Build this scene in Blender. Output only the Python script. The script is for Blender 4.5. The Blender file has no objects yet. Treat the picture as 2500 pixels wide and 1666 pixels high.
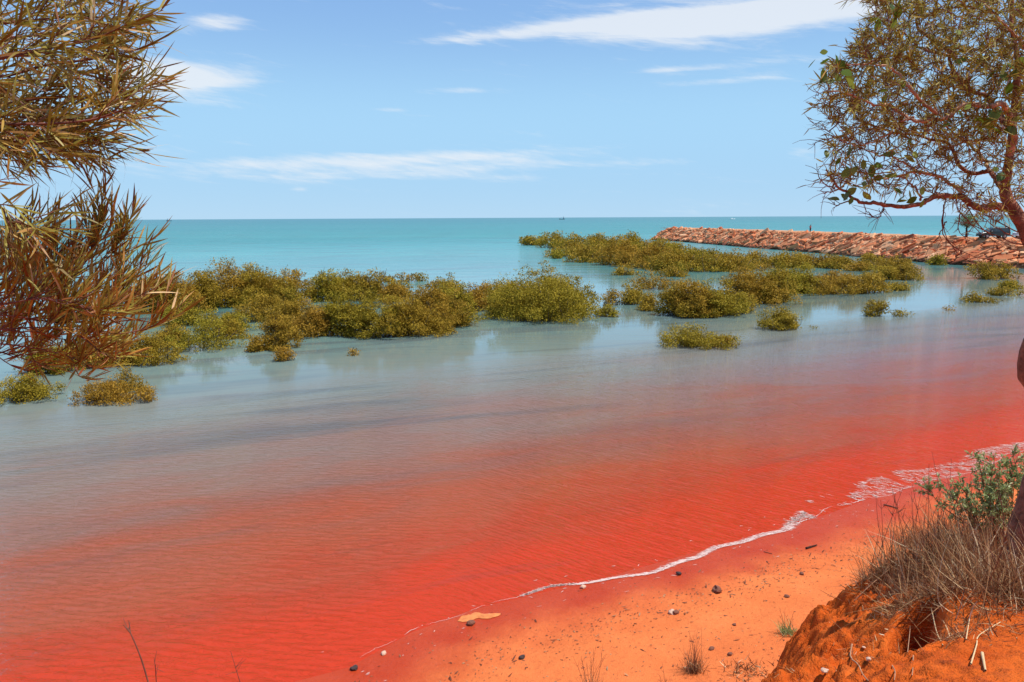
import bpy, bmesh, math, random
import numpy as np
from mathutils import Matrix, Vector

random.seed(7); RNG = np.random.default_rng(7)
SC = bpy.context.scene
COL = SC.collection
rad = math.radians

# ------------------------------------------------------------------ camera
EYE = np.array([0.0, 0.0, 8.0]); FOC = 1944.0
PITCH = math.atan(301 / FOC); ROLL = rad(-0.29)
_f = np.array([0, math.cos(PITCH), -math.sin(PITCH)])
_u0 = np.array([0, math.sin(PITCH), math.cos(PITCH)]); _r0 = np.array([1.0, 0, 0])
_r = _r0 * math.cos(ROLL) + _u0 * math.sin(ROLL); _u = _u0 * math.cos(ROLL) - _r0 * math.sin(ROLL)
cd = bpy.data.cameras.new('camera'); cam = bpy.data.objects.new('camera', cd); COL.objects.link(cam)
cd.sensor_width = 36; cd.lens = FOC / 2500 * 36; cd.clip_start = 0.05; cd.clip_end = 120000
cam.matrix_world = Matrix(((_r[0], _u[0], -_f[0], EYE[0]), (_r[1], _u[1], -_f[1], EYE[1]), (_r[2], _u[2], -_f[2], EYE[2]), (0, 0, 0, 1)))
SC.camera = cam

# ------------------------------------------------------------------ light
SUN_EL, SUN_AZ = rad(66), rad(105)          # azimuth clockwise from the view direction (+Y)
sund = np.array([math.sin(SUN_AZ) * math.cos(SUN_EL), math.cos(SUN_AZ) * math.cos(SUN_EL), math.sin(SUN_EL)])
sl = bpy.data.lights.new('sun', 'SUN'); sl.energy = 4.2; sl.angle = rad(0.53); sl.color = (1.0, 0.955, 0.88)
so = bpy.data.objects.new('sun', sl); COL.objects.link(so)
so.rotation_euler = Vector(-sund).to_track_quat('-Z', 'Y').to_euler()
so.location = (20, 10, 60)
vs = SC.view_settings
vs.view_transform = 'Standard'; vs.look = 'None'; vs.exposure = 0.4; vs.gamma = 1.0; vs.use_curve_mapping = False
SC.render.engine = 'CYCLES'
SC.cycles.max_bounces = 7; SC.cycles.diffuse_bounces = 3; SC.cycles.glossy_bounces = 3
SC.cycles.transmission_bounces = 4; SC.cycles.transparent_max_bounces = 8
SC.cycles.caustics_reflective = False; SC.cycles.caustics_refractive = False

# ------------------------------------------------------------------ node helper
class NT:
    def __init__(s, tree): s.t = tree; tree.nodes.clear()
    def n(s, kind, **kw):
        nd = s.t.nodes.new(kind)
        for k, v in kw.items():
            if k == 'inp':
                for i, x in v.items(): s.put(nd.inputs[i], x)
            else: setattr(nd, k, v)
        return nd
    def put(s, sock, x):
        if isinstance(x, bpy.types.NodeSocket): s.t.links.new(x, sock)
        else: sock.default_value = x
    def m(s, op, a, b=0.0, c=0.0, clamp=False):
        nd = s.n('ShaderNodeMath', operation=op, use_clamp=clamp)
        for i, x in enumerate((a, b, c)): s.put(nd.inputs[i], x)
        return nd.outputs[0]
    def vm(s, op, a, b=(0, 0, 0)):
        nd = s.n('ShaderNodeVectorMath', operation=op); s.put(nd.inputs[0], a); s.put(nd.inputs[1], b)
        return nd.outputs['Value'] if op in ('DOT_PRODUCT', 'LENGTH') else nd.outputs[0]
    def ramp(s, fac, stops, interp='LINEAR'):
        nd = s.n('ShaderNodeValToRGB'); s.put(nd.inputs[0], fac); e = nd.color_ramp.elements
        nd.color_ramp.interpolation = interp
        while len(e) < len(stops): e.new(0.5)
        for el, (p, c) in zip(e, stops): el.position = p; el.color = (*c, 1) if len(c) == 3 else c
        return nd.outputs[0]
    def mix(s, fac, a, b, blend='MIX'):
        nd = s.n('ShaderNodeMix', data_type='RGBA', blend_type=blend)
        s.put(nd.inputs[0], fac); s.put(nd.inputs[6], a); s.put(nd.inputs[7], b); return nd.outputs[2]
    def map(s, v, a, b, c=0.0, d=1.0, smooth=False):
        nd = s.n('ShaderNodeMapRange', interpolation_type='SMOOTHSTEP' if smooth else 'LINEAR')
        for i, x in enumerate((v, a, b, c, d)): s.put(nd.inputs[i], x)
        return nd.outputs[0]
    def noise(s, vec, scale, detail=3.0, rough=0.55, dist=0.0):
        return s.n('ShaderNodeTexNoise', inp={'Vector': vec, 'Scale': scale, 'Detail': detail, 'Roughness': rough, 'Distortion': dist}).outputs[0]
    def mapping(s, vec, rot=(0, 0, 0), scale=(1, 1, 1), loc=(0, 0, 0)):
        if any(rot): vec = s.n('ShaderNodeMapping', inp={'Vector': vec, 'Rotation': rot}).outputs[0]     # turn first, then stretch
        return s.n('ShaderNodeMapping', inp={'Vector': vec, 'Scale': scale, 'Location': loc}).outputs[0]
    def bump(s, h, strength, dist, normal=None):
        nd = s.n('ShaderNodeBump', inp={'Height': h, 'Strength': strength, 'Distance': dist})
        if normal is not None: s.put(nd.inputs['Normal'], normal)
        return nd.outputs[0]
    def out(s, sh): s.t.links.new(sh, s.n('ShaderNodeOutputMaterial').outputs[0] if False else s.n('ShaderNodeOutputMaterial').inputs[0])

def material(name):
    m = bpy.data.materials.new(name); m.use_nodes = True
    return m, NT(m.node_tree)

# ------------------------------------------------------------------ sky
w = bpy.data.worlds.new('World'); SC.world = w; w.use_nodes = True
w.cycles.sampling_method = 'MANUAL'; w.cycles.sample_map_resolution = 256
T = NT(w.node_tree)
sky = T.n('ShaderNodeTexSky', sky_type='NISHITA', sun_disc=False, sun_elevation=SUN_EL, sun_rotation=SUN_AZ,
          altitude=0, air_density=0.4, dust_density=0.1, ozone_density=3.0)
gen = T.n('ShaderNodeTexCoord').outputs['Generated']
sx = T.n('ShaderNodeSeparateXYZ', inp={0: gen})
az = T.m('ARCTAN2', sx.outputs[0], sx.outputs[1]); el = T.m('ARCSINE', sx.outputs[2])
def px2ang(px, py):
    d = _f + _r * (px - 1250) / FOC - _u * (py - 833) / FOC
    d = d / np.linalg.norm(d); return math.atan2(d[0], d[1]), math.asin(d[2])
uv = T.n('ShaderNodeCombineXYZ', inp={0: az, 1: el}).outputs[0]
wob = T.noise(T.mapping(uv, scale=(9, 40, 1)), 1.0, 4, 0.6)
streak = T.noise(T.mapping(uv, rot=(0, 0, rad(4)), scale=(7, 62, 1), loc=(3.1, 1.7, 0)), 1.0, 7, 0.62, 0.6)
fine = T.noise(T.mapping(uv, rot=(0, 0, rad(10)), scale=(26, 150, 1)), 1.0, 5, 0.65, 0.4)
tex = T.m('ADD', T.m('MULTIPLY', streak, 0.65), T.m('MULTIPLY', fine, 0.35))
clouds = [  # px, py, half width, half height, weight, tilt
    (1830, 42, 300, 36, 1.05, 0.035), (1560, 64, 230, 27, .95, 0.03), (1270, 80, 190, 14, .8, 0.10), (1950, 24, 190, 30, .9, 0.03),
    (530, 58, 70, 17, .85, 0.04), (480, 190, 120, 26, 1.1, 0.03), (400, 185, 90, 34, .9, 0.0),
    (1620, 171, 60, 8, .8, 0), (1820, 158, 150, 14, .55, 0.02), (1770, 198, 140, 9, .6, 0.03), (1120, 222, 95, 8, .65, 0), (960, 268, 45, 5, .5, 0),
    (900, 390, 300, 16, .62, 0.05), (700, 408, 460, 30, .46, 0.0), (1260, 380, 160, 13, .55, 0.03), (1250, 408, 170, 11, .55, 0.03),
    (800, 432, 300, 9, .3, 0), (1600, 395, 110, 14, .5, 0), (1960, 370, 40, 12, .6, 0), (730, 463, 22, 5, .5, 0), (560, 245, 80, 20, .28, 0)]
tot = None
for (px, py, hw, hh, wt, tl) in clouds:
    a0, e0 = px2ang(px, py)
    da = T.m('MULTIPLY', T.m('SUBTRACT', az, a0), FOC / hw * 0.9)
    de0 = T.m('SUBTRACT', T.m('SUBTRACT', el, e0), T.m('MULTIPLY', T.m('SUBTRACT', az, a0), tl))
    de = T.m('MULTIPLY', de0, FOC / hh * 0.9)
    r2 = T.m('ADD', T.m('MULTIPLY', da, da), T.m('MULTIPLY', de, de))
    g = T.m('MULTIPLY', T.m('POWER', 2.718, T.m('MULTIPLY', r2, -1.0)), wt)
    tot = g if tot is None else T.m('ADD', tot, g)
# outside the picture: the same thin scattered streaks all round the sky
broad = T.noise(T.mapping(uv, scale=(3.2, 14, 1), loc=(5, 2, 0)), 1.0, 3, 0.5)
tot = T.m('ADD', tot, T.map(broad, 0.55, 0.8, 0.0, 0.42))
dens = T.map(T.m('ADD', tot, T.m('MULTIPLY', T.m('SUBTRACT', tex, 0.5), 2.6)), 0.18, 1.25, 0.0, 0.8, True)
sc3 = T.n('ShaderNodeSeparateColor', inp={0: sky.outputs[0]})     # humid tropical air: softer contrast from zenith to horizon
def tone(ch, ex, k): return T.m('MULTIPLY', T.m('POWER', T.m('MULTIPLY', sc3.outputs[ch], .1), ex), k * 10)
skyv = T.n('ShaderNodeCombineColor', inp={0: tone(0, .34, .455), 1: tone(1, .27, .595), 2: tone(2, .10, .705)}).outputs[0]
hz = T.m('DIVIDE', T.m('SUBTRACT', el, rad(7.2)), rad(4.6)); hz = T.m('POWER', 2.718, T.m('MULTIPLY', T.m('MULTIPLY', hz, hz), -1.0))   # sea haze low over the horizon, all round
skyv = T.mix(hz, skyv, T.mix(1.0, skyv, (.60, .98, .62, 1), 'ADD'))
fin = T.mix(dens, skyv, (6.5, 6.8, 7.15, 1))
bg = T.n('ShaderNodeBackground', inp={'Color': fin, 'Strength': 0.1})
T.t.links.new(bg.outputs[0], T.n('ShaderNodeOutputWorld').inputs[0])

# ------------------------------------------------------------------ geometry helpers
def ray(px, py): return _f + _r * (px - 1250) / FOC - _u * (py - 833) / FOC
def at(px, py, z=0.0):
    d = ray(px, py); return EYE + d * ((z - EYE[2]) / d[2])
def pt(px, py, y):                                     # point of the place seen there at depth y
    d = ray(px, py); return EYE + d * (y / d[1])

def raw_mesh(name, V, F, rnd=None, smooth=False):
    V = np.asarray(V, np.float32); F = np.asarray(F, np.int32); k = F.shape[1]
    me = bpy.data.meshes.new(name)
    me.vertices.add(len(V)); me.vertices.foreach_set('co', V.ravel())
    me.loops.add(F.size); me.loops.foreach_set('vertex_index', F.ravel())
    me.polygons.add(len(F)); me.polygons.foreach_set('loop_start', np.arange(0, F.size, k, dtype=np.int32))
    if smooth: me.polygons.foreach_set('use_smooth', np.ones(len(F), bool))
    me.update(calc_edges=True); me.validate()
    if rnd is not None:
        a = me.attributes.new('rnd', 'FLOAT', 'POINT'); a.data.foreach_set('value', np.asarray(rnd, np.float32))
    return me

def link(name, me, mat=None, parent=None, offset=True):
    o = bpy.data.objects.new(name, me); COL.objects.link(o)
    if mat is not None and me is not None and len(me.materials) == 0: me.materials.append(mat)
    if parent is not None:
        o.parent = parent
        if offset and parent.type == 'EMPTY': o.location = -Vector(parent.location)
    return o

def tag(o, label, cat, group=None, kind=None):
    if label: o['label'] = label
    if cat: o['category'] = cat
    if group: o['group'] = group
    if kind: o['kind'] = kind
    return o

def thing(name, label, cat, loc=(0, 0, 0), group=None):
    o = bpy.data.objects.new(name, None); COL.objects.link(o); o.location = loc; o.empty_display_size = 0.2
    return tag(o, label, cat, group)

def unit(v): return v / (np.linalg.norm(v, axis=-1, keepdims=True) + 1e-9)

def frames(D, N):
    S = unit(np.cross(D, N)); N2 = np.cross(S, D); return S, N2

def strips(P, D, N, L, W, bend, prof=(0.2, 1.0, 0.75, 0.06)):
    """long leaves or blades, each a bent strip"""
    n = len(P); k = len(prof); S, N2 = frames(D, N)
    t = np.linspace(0, 1, k)[None, :, None]
    c = P[:, None] + D[:, None] * (L[:, None, None] * t) - N2[:, None] * (bend * L)[:, None, None] * t ** 2
    wv = S[:, None] * (W[:, None, None] * 0.5 * np.array(prof)[None, :, None])
    V = np.stack([c - wv, c + wv], 2).reshape(-1, 3)
    b = (np.arange(n) * k * 2)[:, None] + (np.arange(k - 1) * 2)[None]
    F = np.stack([b, b + 1, b + 3, b + 2], -1).reshape(-1, 4)
    return V, F, k * 2

def rhombs(P, D, N, L, W):
    n = len(P); S, N2 = frames(D, N)
    mid = P + D * (L * 0.45)[:, None] + N2 * (L * 0.08)[:, None]
    V = np.stack([P, mid + S * (W * .5)[:, None], P + D * L[:, None], mid - S * (W * .5)[:, None]], 1).reshape(-1, 3)
    F = np.arange(n * 4).reshape(-1, 4); return V, F, 4

def tubes(paths, sides=5):
    """paths: list of (pts[k,3], radii[k])"""
    Vs, Fs, off = [], [], 0
    ang = np.linspace(0, 2 * np.pi, sides, endpoint=False)
    for pts, rr in paths:
        pts = np.asarray(pts, float); k = len(pts); rr = np.broadcast_to(np.asarray(rr, float), (k,))
        tg = unit(np.gradient(pts, axis=0)); ref = np.array([0.31, 0.2, 0.93]) if abs(tg[0][2]) < .9 else np.array([1., 0.1, 0])
        A = unit(np.cross(tg, ref)); B = np.cross(tg, A)
        V = pts[:, None] + (A[:, None] * np.cos(ang)[None, :, None] + B[:, None] * np.sin(ang)[None, :, None]) * rr[:, None, None]
        Vs.append(V.reshape(-1, 3))
        i = np.arange(k - 1)[:, None] * sides; j = np.arange(sides)[None]; j2 = (j + 1) % sides
        Fs.append((np.stack([i + j, i + j2, i + sides + j2, i + sides + j], -1).reshape(-1, 4)) + off)
        off += k * sides
    return np.concatenate(Vs), np.concatenate(Fs)

def spline(pts, n):
    """Catmull-Rom through the points"""
    p = np.asarray(pts, float); p = np.vstack([2 * p[0] - p[1], p, 2 * p[-1] - p[-2]]); out = []
    segs = len(p) - 3; ts = np.linspace(0, segs - 1e-6, n)
    for t in ts:
        i = int(t); u = t - i; a, b, c, d = p[i:i + 4]
        out.append(0.5 * (2 * b + (c - a) * u + (2 * a - 5 * b + 4 * c - d) * u * u + (3 * b - a - 3 * c + d) * u ** 3))
    return np.array(out)

def rdirs(n, rng=RNG): return unit(rng.normal(size=(n, 3)))

def vnoise(x, y, s=0):
    xi = np.floor(x).astype(np.int64); yi = np.floor(y).astype(np.int64); fx = x - xi; fy = y - yi
    def h(a, b):
        v = (a * 374761393 + b * 668265263 + s * 1442695041) & 0xffffffff
        v = ((v ^ (v >> 13)) * 1274126177) & 0xffffffff
        return ((v ^ (v >> 16)) & 0xffff) / 65535.0
    fx = fx * fx * (3 - 2 * fx); fy = fy * fy * (3 - 2 * fy)
    return (h(xi, yi) * (1 - fx) + h(xi + 1, yi) * fx) * (1 - fy) + (h(xi, yi + 1) * (1 - fx) + h(xi + 1, yi + 1) * fx) * fy
def fbm(x, y, o=4, s=0):
    v, a, t = 0, 1.0, 0
    for i in range(o): v = v + a * vnoise(x * 2 ** i + 7.3 * i, y * 2 ** i - 3.1 * i, s + i); t += a; a *= 0.55
    return v / t

def polydist(x, y, P):
    """signed distance to a polyline walked left to right: positive on its left side (seaward)"""
    best = np.full(x.shape, 1e9); sg = np.ones(x.shape)
    for (ax, ay), (bx, by) in zip(P[:-1], P[1:]):
        dx, dy = bx - ax, by - ay; L2 = dx * dx + dy * dy
        t = np.clip(((x - ax) * dx + (y - ay) * dy) / L2, 0, 1)
        d = np.hypot(x - ax - t * dx, y - ay - t * dy); cr = dx * (y - ay) - dy * (x - ax)
        m = d < best - 1e-9; best = np.where(m, d, best); sg = np.where(m, np.sign(cr), sg)
    return best * sg

# ------------------------------------------------------------------ terrain functions
SHORE = [(-120, 6), (-40, 9.5), (-15, 11.3), (-8.3, 11.9), (-4.5, 12.5), (-2.96, 13.3), (-2.0, 14.5), (-.87, 15.4), (2.3, 17.0), (5.6, 18.9),
         (8.2, 20.4), (11.6, 22.8), (14.6, 24.6), (18.2, 26.8), (30, 34.5), (55, 62), (90, 100), (130, 114), (400, 120)]
EDGE = [(-120, -4), (-40, 1.0), (-8, 2.0), (-2, 2.3), (0.2, 2.8), (1.2, 4.1), (1.75, 4.95), (2.5, 5.9), (3.1, 7.15), (3.75, 8.15), (5.8, 9.5),
        (9.5, 11.8), (16, 16.5), (40, 40), (100, 92), (400, 95)]
def beach_z(x, y):
    d = polydist(x, y, SHORE)
    z = np.where(d < 0, -d * 0.085 + 0.0035 * d * d * (d > -12), np.maximum(-d * 0.07, -2.5))
    z = np.where(d <= -12, 1.02 + .504 + np.minimum((-d - 12) * .02, 2), z)
    k = np.clip(-d / 2.0, 0, 1)
    return z + k * ((fbm(x * .8, y * .8, 3, 3) - .5) * .10 + (fbm(x * 5, y * 5, 3, 9) - .5) * .03)
def bank_z(x, y, rough=True):
    s = -polydist(x, y, EDGE)
    s = s + (fbm(x * 1.3, y * 1.3, 3, 21) - .5) * .45
    top = 6.62 - .29 * np.clip(y, -8, 9) + .075 * np.clip(x, -6, 9)
    u = np.clip(1 - s / 1.25, 0, None)
    drop = np.where(s > 0, .5 * u ** 2, .5 + .8 * np.clip(-s, 0, None) + 1.1 * np.clip(-s, 0, 9) ** 2)
    z = top - drop
    if rough:
        m = np.clip(1.25 - s / 1.1, 0.12, 1)          # clods along the broken edge, smoother drifted sand inland
        smooth = np.exp(-(((x - 3.2) / .38) ** 2 + ((y - 5.05) / .75) ** 2))
        m = m * (1 - .85 * smooth) + .05
        n1 = fbm(x * 2.6, y * 2.6, 4, 31) - .5
        n2 = np.abs(fbm(x * 7, y * 7, 4, 47) - .5)
        n3 = fbm(x * 22, y * 22, 2, 53) - .5
        n4 = np.clip(fbm(x * 4.5 + 3, y * 4.5, 4, 61) - .55, 0, 1)
        z = z + m * (n1 * .20 - n2 * .26 + .04 + n3 * .12 - n4 * .42)
        z = z + .10 * smooth
        hx = x - (2.50 + .56 * (y - 4.62)) + .10 * (fbm(x * 6, y * 6, 2, 71) - .5)       # hollow washed out under the tussock
        z = z - .50 * np.exp(-(hx / .13) ** 4) * np.clip((y - 4.35) / .35, 0, 1) * np.clip((5.38 - y) / .07, 0, 1)
    return z
def ground(x, y):
    x = np.asarray(x, float); y = np.asarray(y, float)
    return np.maximum(beach_z(x, y), bank_z(x, y))
def hit(px, py):
    """where that line of sight meets the ground"""
    d = ray(px, py); t = np.linspace(2.5, 60, 3000); p = EYE[None] + d[None] * t[:, None]
    g = ground(p[:, 0], p[:, 1]); i = np.argmax(p[:, 2] < g)
    return np.array([p[i, 0], p[i, 1], g[i]])

def axis(*segs):
    out = []
    for a, b, st in segs: out.append(np.arange(a, b, st))
    return np.concatenate(out)
def gridmesh(xs, ys, zf, keep=None):
    X, Y = np.meshgrid(xs, ys); Z = zf(X, Y); V = np.stack([X, Y, Z], -1).reshape(-1, 3)
    nx, ny = len(xs), len(ys)
    i = (np.arange(ny - 1)[:, None] * nx + np.arange(nx - 1)[None])
    F = np.stack([i, i + 1, i + nx + 1, i + nx], -1).reshape(-1, 4)
    if keep is not None:
        kp = keep(X, Y, Z).reshape(-1); F = F[kp[F].any(1)]
        used = np.zeros(len(V), bool); used[F] = True; idx = np.cumsum(used) - 1; V = V[used]; F = idx[F]
    return V, F

# ------------------------------------------------------------------ materials: ground and water
def mat_sand():
    m, t = material('beach_sand')
    pos = t.n('ShaderNodeNewGeometry').outputs['Position']; z = t.n('ShaderNodeSeparateXYZ', inp={0: pos}).outputs[2]
    n1 = t.noise(pos, 0.9, 5, .6); n2 = t.noise(pos, 9, 4, .65); n3 = t.noise(pos, 60, 2, .5)
    dry = t.ramp(n1, [(.3, (.58, .130, .034)), (.55, (.66, .160, .043)), (.75, (.72, .190, .055))])
    dry = t.mix(t.map(n2, .56, .72), dry, (.45, .10, .03, 1))
    dry = t.mix(t.map(n3, .35, .7, 0, .25), dry, (.76, .245, .085, 1))
    edge = t.m('ADD', z, t.m('MULTIPLY', t.m('SUBTRACT', n1, .5), .09))
    wet = t.map(edge, .05, .25, 1, 0, True)
    wetc = t.mix(t.map(n1, .35, .7), (.42, .038, .007, 1), (.46, .058, .017, 1))
    col = t.mix(wet, dry, wetc)
    rough = t.map(wet, 0, 1, .95, .45)
    b = t.bump(t.m('ADD', n2, t.m('MULTIPLY', n3, .4)), .8, .05)
    p = t.n('ShaderNodeBsdfPrincipled', inp={'Base Color': col, 'Roughness': rough, 'Normal': b, 'Specular IOR Level': t.map(wet, 0, 1, .1, .14)})
    t.out(p.outputs[0]); return m
def mat_bank():
    m, t = material('red_earth')
    pos = t.n('ShaderNodeNewGeometry').outputs['Position']
    n1 = t.noise(pos, 1.6, 4, .6); n2 = t.noise(pos, 11, 5, .65); n3 = t.noise(pos, 70, 3, .6)
    c = t.ramp(n1, [(.3, (.45, .070, .009)), (.5, (.56, .098, .012)), (.72, (.64, .135, .020))])
    c = t.mix(t.map(n2, .5, .72, 0, .75), c, (.25, .04, .012, 1))
    c = t.mix(t.map(n3, .55, .75, 0, .3), c, (.66, .19, .045, 1))
    b = t.bump(t.m('ADD', n2, t.m('MULTIPLY', n3, .35)), .8, .05)
    p = t.n('ShaderNodeBsdfPrincipled', inp={'Base Color': c, 'Roughness': .95, 'Normal': b, 'Specular IOR Level': .08})
    t.out(p.outputs[0]); return m
def mat_water():
    m, t = material('silty_sea_water')
    pos = t.n('ShaderNodeNewGeometry').outputs['Position']
    flat = t.mapping(pos)
    d = t.m('SUBTRACT', t.vm('DOT_PRODUCT', pos, (-.535, .845, 0)), -.535 * 2.29 + .845 * 16.98)
    big = t.noise(t.mapping(pos, rot=(0, 0, -rad(32)), scale=(.035, .11, 1)), 1.0, 5, .6, .6)
    d2 = t.m('ADD', d, t.m('MULTIPLY', t.m('SUBTRACT', big, .5), t.map(d, 0, 30, 3.5, 17)))
    plume = t.noise(t.mapping(pos, rot=(0, 0, -rad(24)), scale=(.14, .38, 1), loc=(7, 3, 0)), 1.0, 5, .62, 1.2)
    d2 = t.m('ADD', d2, t.m('MULTIPLY', t.m('SUBTRACT', plume, .5), t.map(d, 0, 12, 3.0, 11)))
    d2 = t.m('MAXIMUM', d2, 0.0)
    fac = t.m('DIVIDE', d2, t.m('ADD', d2, 20.0))
    col = t.ramp(fac, [(0.0, (.48, .031, .004)), (.08, (.47, .033, .005)), (.14, (.38, .042, .012)), (.20, (.34, .064, .025)), (.28, (.285, .078, .042)), (.35, (.245, .108, .076)),
                       (.42, (.215, .132, .105)), (.50, (.185, .172, .142)), (.60, (.150, .195, .168)), (.70, (.122, .21, .185)), (.80, (.088, .255, .242)), (.90, (.085, .295, .285)), (.975, (.062, .235, .245)), (1.0, (.048, .18, .205))])
    # the silt turns from orange to crimson towards the right-hand shore
    px_ = t.n('ShaderNodeSeparateXYZ', inp={0: pos}).outputs[0]
    crim = t.m('MULTIPLY', t.map(t.m('ADD', px_, t.m('MULTIPLY', big, 8)), 9, 24), t.map(d, 0, 24, 1, 0))
    col = t.mix(crim, col, t.mix(1.0, col, (.98, .95, 1.55, 1), 'MULTIPLY'))
    # weed streaks in the shallows, then broad grey streaks further out
    st = t.noise(t.mapping(pos, rot=(0, 0, -rad(26)), scale=(.13, .75, 1)), 1.0, 5, .62, .8)
    st2 = t.noise(t.mapping(pos, rot=(0, 0, -rad(22)), scale=(.045, .30, 1), loc=(2.3, 5.1, 0)), 1.0, 4, .55, .5)
    near = t.map(d, 2, 45, 1, .25)
    col = t.mix(t.m('MULTIPLY', t.map(st, .59, .71, 0, .36), near), col, t.mix(.6, col, (.06, .045, .045, 1)))
    col = t.mix(t.m('MULTIPLY', t.map(st2, .52, .66, 0, .75), t.map(d, 6, 14, 0, 1)), col, t.mix(.75, col, (.085, .090, .095, 1)))
    # wind lanes on the open sea
    lane = t.noise(t.mapping(pos, rot=(0, 0, rad(3)), scale=(.0006, .006, 1)), 1.0, 4, .55)
    col = t.mix(t.map(lane, .40, .66, 0, .75), col, t.mix(.6, col, (.035, .17, .20, 1)))
    # ripples: fine wind ripples inshore, longer chop outside
    rp = t.noise(t.mapping(pos, rot=(0, 0, rad(40)), scale=(1.2, 8.5, 1)), 1.0, 3, .6, .9)
    rp2 = t.noise(t.mapping(pos, rot=(0, 0, rad(8)), scale=(2.2, 6.5, 1), loc=(4, 2, 0)), 1.0, 4, .62, .7)
    sel = t.noise(pos, .06, 2, .5)
    rh = t.n('ShaderNodeMix', data_type='FLOAT', inp={0: t.map(t.m('ADD', t.m('MULTIPLY', sel, 14), t.n('ShaderNodeSeparateXYZ', inp={0: pos}).outputs[0]), 2, 9, 1, 0), 2: rp, 3: rp2}).outputs[0]
    chop = t.noise(t.mapping(pos, rot=(0, 0, rad(8)), scale=(.05, .30, 1)), 1.0, 5, .65, .4)
    calm = t.map(d, 8, 26, .95, .025)
    b1 = t.bump(rh, calm, .085)
    b2 = t.bump(chop, t.map(d, 60, 300, .015, .9), 1.6, b1)
    dist = t.vm('LENGTH', t.vm('SUBTRACT', pos, (0, 0, 8)))
    fr = t.n('ShaderNodeFresnel', inp={'IOR': 1.33, 'Normal': b2}).outputs[0]
    lim = t.map(d, 60, 260, .6, .26)                   # steeper chop outside mirrors less of the low sky
    refl = t.m('MINIMUM', t.m('MULTIPLY', t.m('POWER', fr, 2.0), t.map(d, 12, 30, 1.6, 2.1)), lim)
    df = t.n('ShaderNodeBsdfDiffuse', inp={'Color': col, 'Normal': b2})
    gl = t.n('ShaderNodeBsdfGlossy', inp={'Color': (1, 1, 1, 1), 'Roughness': t.map(d, 60, 250, .025, .28), 'Normal': b2})
    ms = t.n('ShaderNodeMixShader', inp={0: refl, 1: df.outputs[0], 2: gl.outputs[0]})
    t.out(ms.outputs[0]); return m

def simple(name, c, rough=.7, spec=.3, metal=0, noise=0, scale=6, bump=0):
    m, t = material(name); pos = t.n('ShaderNodeTexCoord').outputs['Object']
    col = (*c, 1)
    p = t.n('ShaderNodeBsdfPrincipled', inp={'Roughness': rough, 'Specular IOR Level': spec, 'Metallic': metal})
    if noise:
        n = t.noise(pos, scale, 4, .6)
        col = t.mix(t.map(n, .3, .75), tuple(x * (1 - noise) for x in c) + (1,), tuple(min(1, x * (1 + noise)) for x in c) + (1,))
        if bump: t.put(p.inputs['Normal'], t.bump(n, bump, .03))
    t.put(p.inputs['Base Color'], col); t.out(p.outputs[0]); return m

def leafmat(name, stops, trans=.35, rough=.5, spec=.3, objrand=0.0):
    m, t = material(name)
    a = t.n('ShaderNodeAttribute', attribute_name='rnd').outputs['Fac']
    c = t.ramp(a, stops)
    if objrand:
        r = t.n('ShaderNodeObjectInfo').outputs['Random']
        c = t.n('ShaderNodeHueSaturation', inp={'Color': c, 'Hue': t.map(r, 0, 1, .5 - objrand * .2, .5 + objrand * .25), 'Value': t.map(r, 0, 1, 1 + objrand, 1 - objrand)}).outputs[0]
    p = t.n('ShaderNodeBsdfPrincipled', inp={'Base Color': c, 'Roughness': rough, 'Specular IOR Level': spec})
    tr = t.n('ShaderNodeBsdfTranslucent', inp={'Color': c})
    t.out(t.n('ShaderNodeMixShader', inp={0: trans, 1: p.outputs[0], 2: tr.outputs[0]}).outputs[0]); return m

def mat_rock(name, stops, dark=0.0):
    m, t = material(name)
    a = t.n('ShaderNodeAttribute', attribute_name='rnd').outputs['Fac']; r = t.n('ShaderNodeObjectInfo').outputs['Random']
    pos = t.n('ShaderNodeNewGeometry').outputs['Position']; z = t.n('ShaderNodeSeparateXYZ', inp={0: pos}).outputs[2]
    f = t.m('FRACT', t.m('ADD', a, r)); n = t.noise(pos, 3.2, 5, .65)
    c = t.ramp(f, stops); c = t.mix(t.map(n, .5, .8, 0, .4), c, (.34, .09, .035, 1))
    wet = t.map(t.m('ADD', z, t.m('MULTIPLY', t.m('SUBTRACT', n, .5), .9)), .35, .85, .8, 0)
    c = t.mix(wet, c, (.07, .03, .022, 1))
    p = t.n('ShaderNodeBsdfPrincipled', inp={'Base Color': c, 'Roughness': .85, 'Specular IOR Level': .2, 'Normal': t.bump(n, .5, .08)})
    t.out(p.outputs[0]); return m

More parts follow.
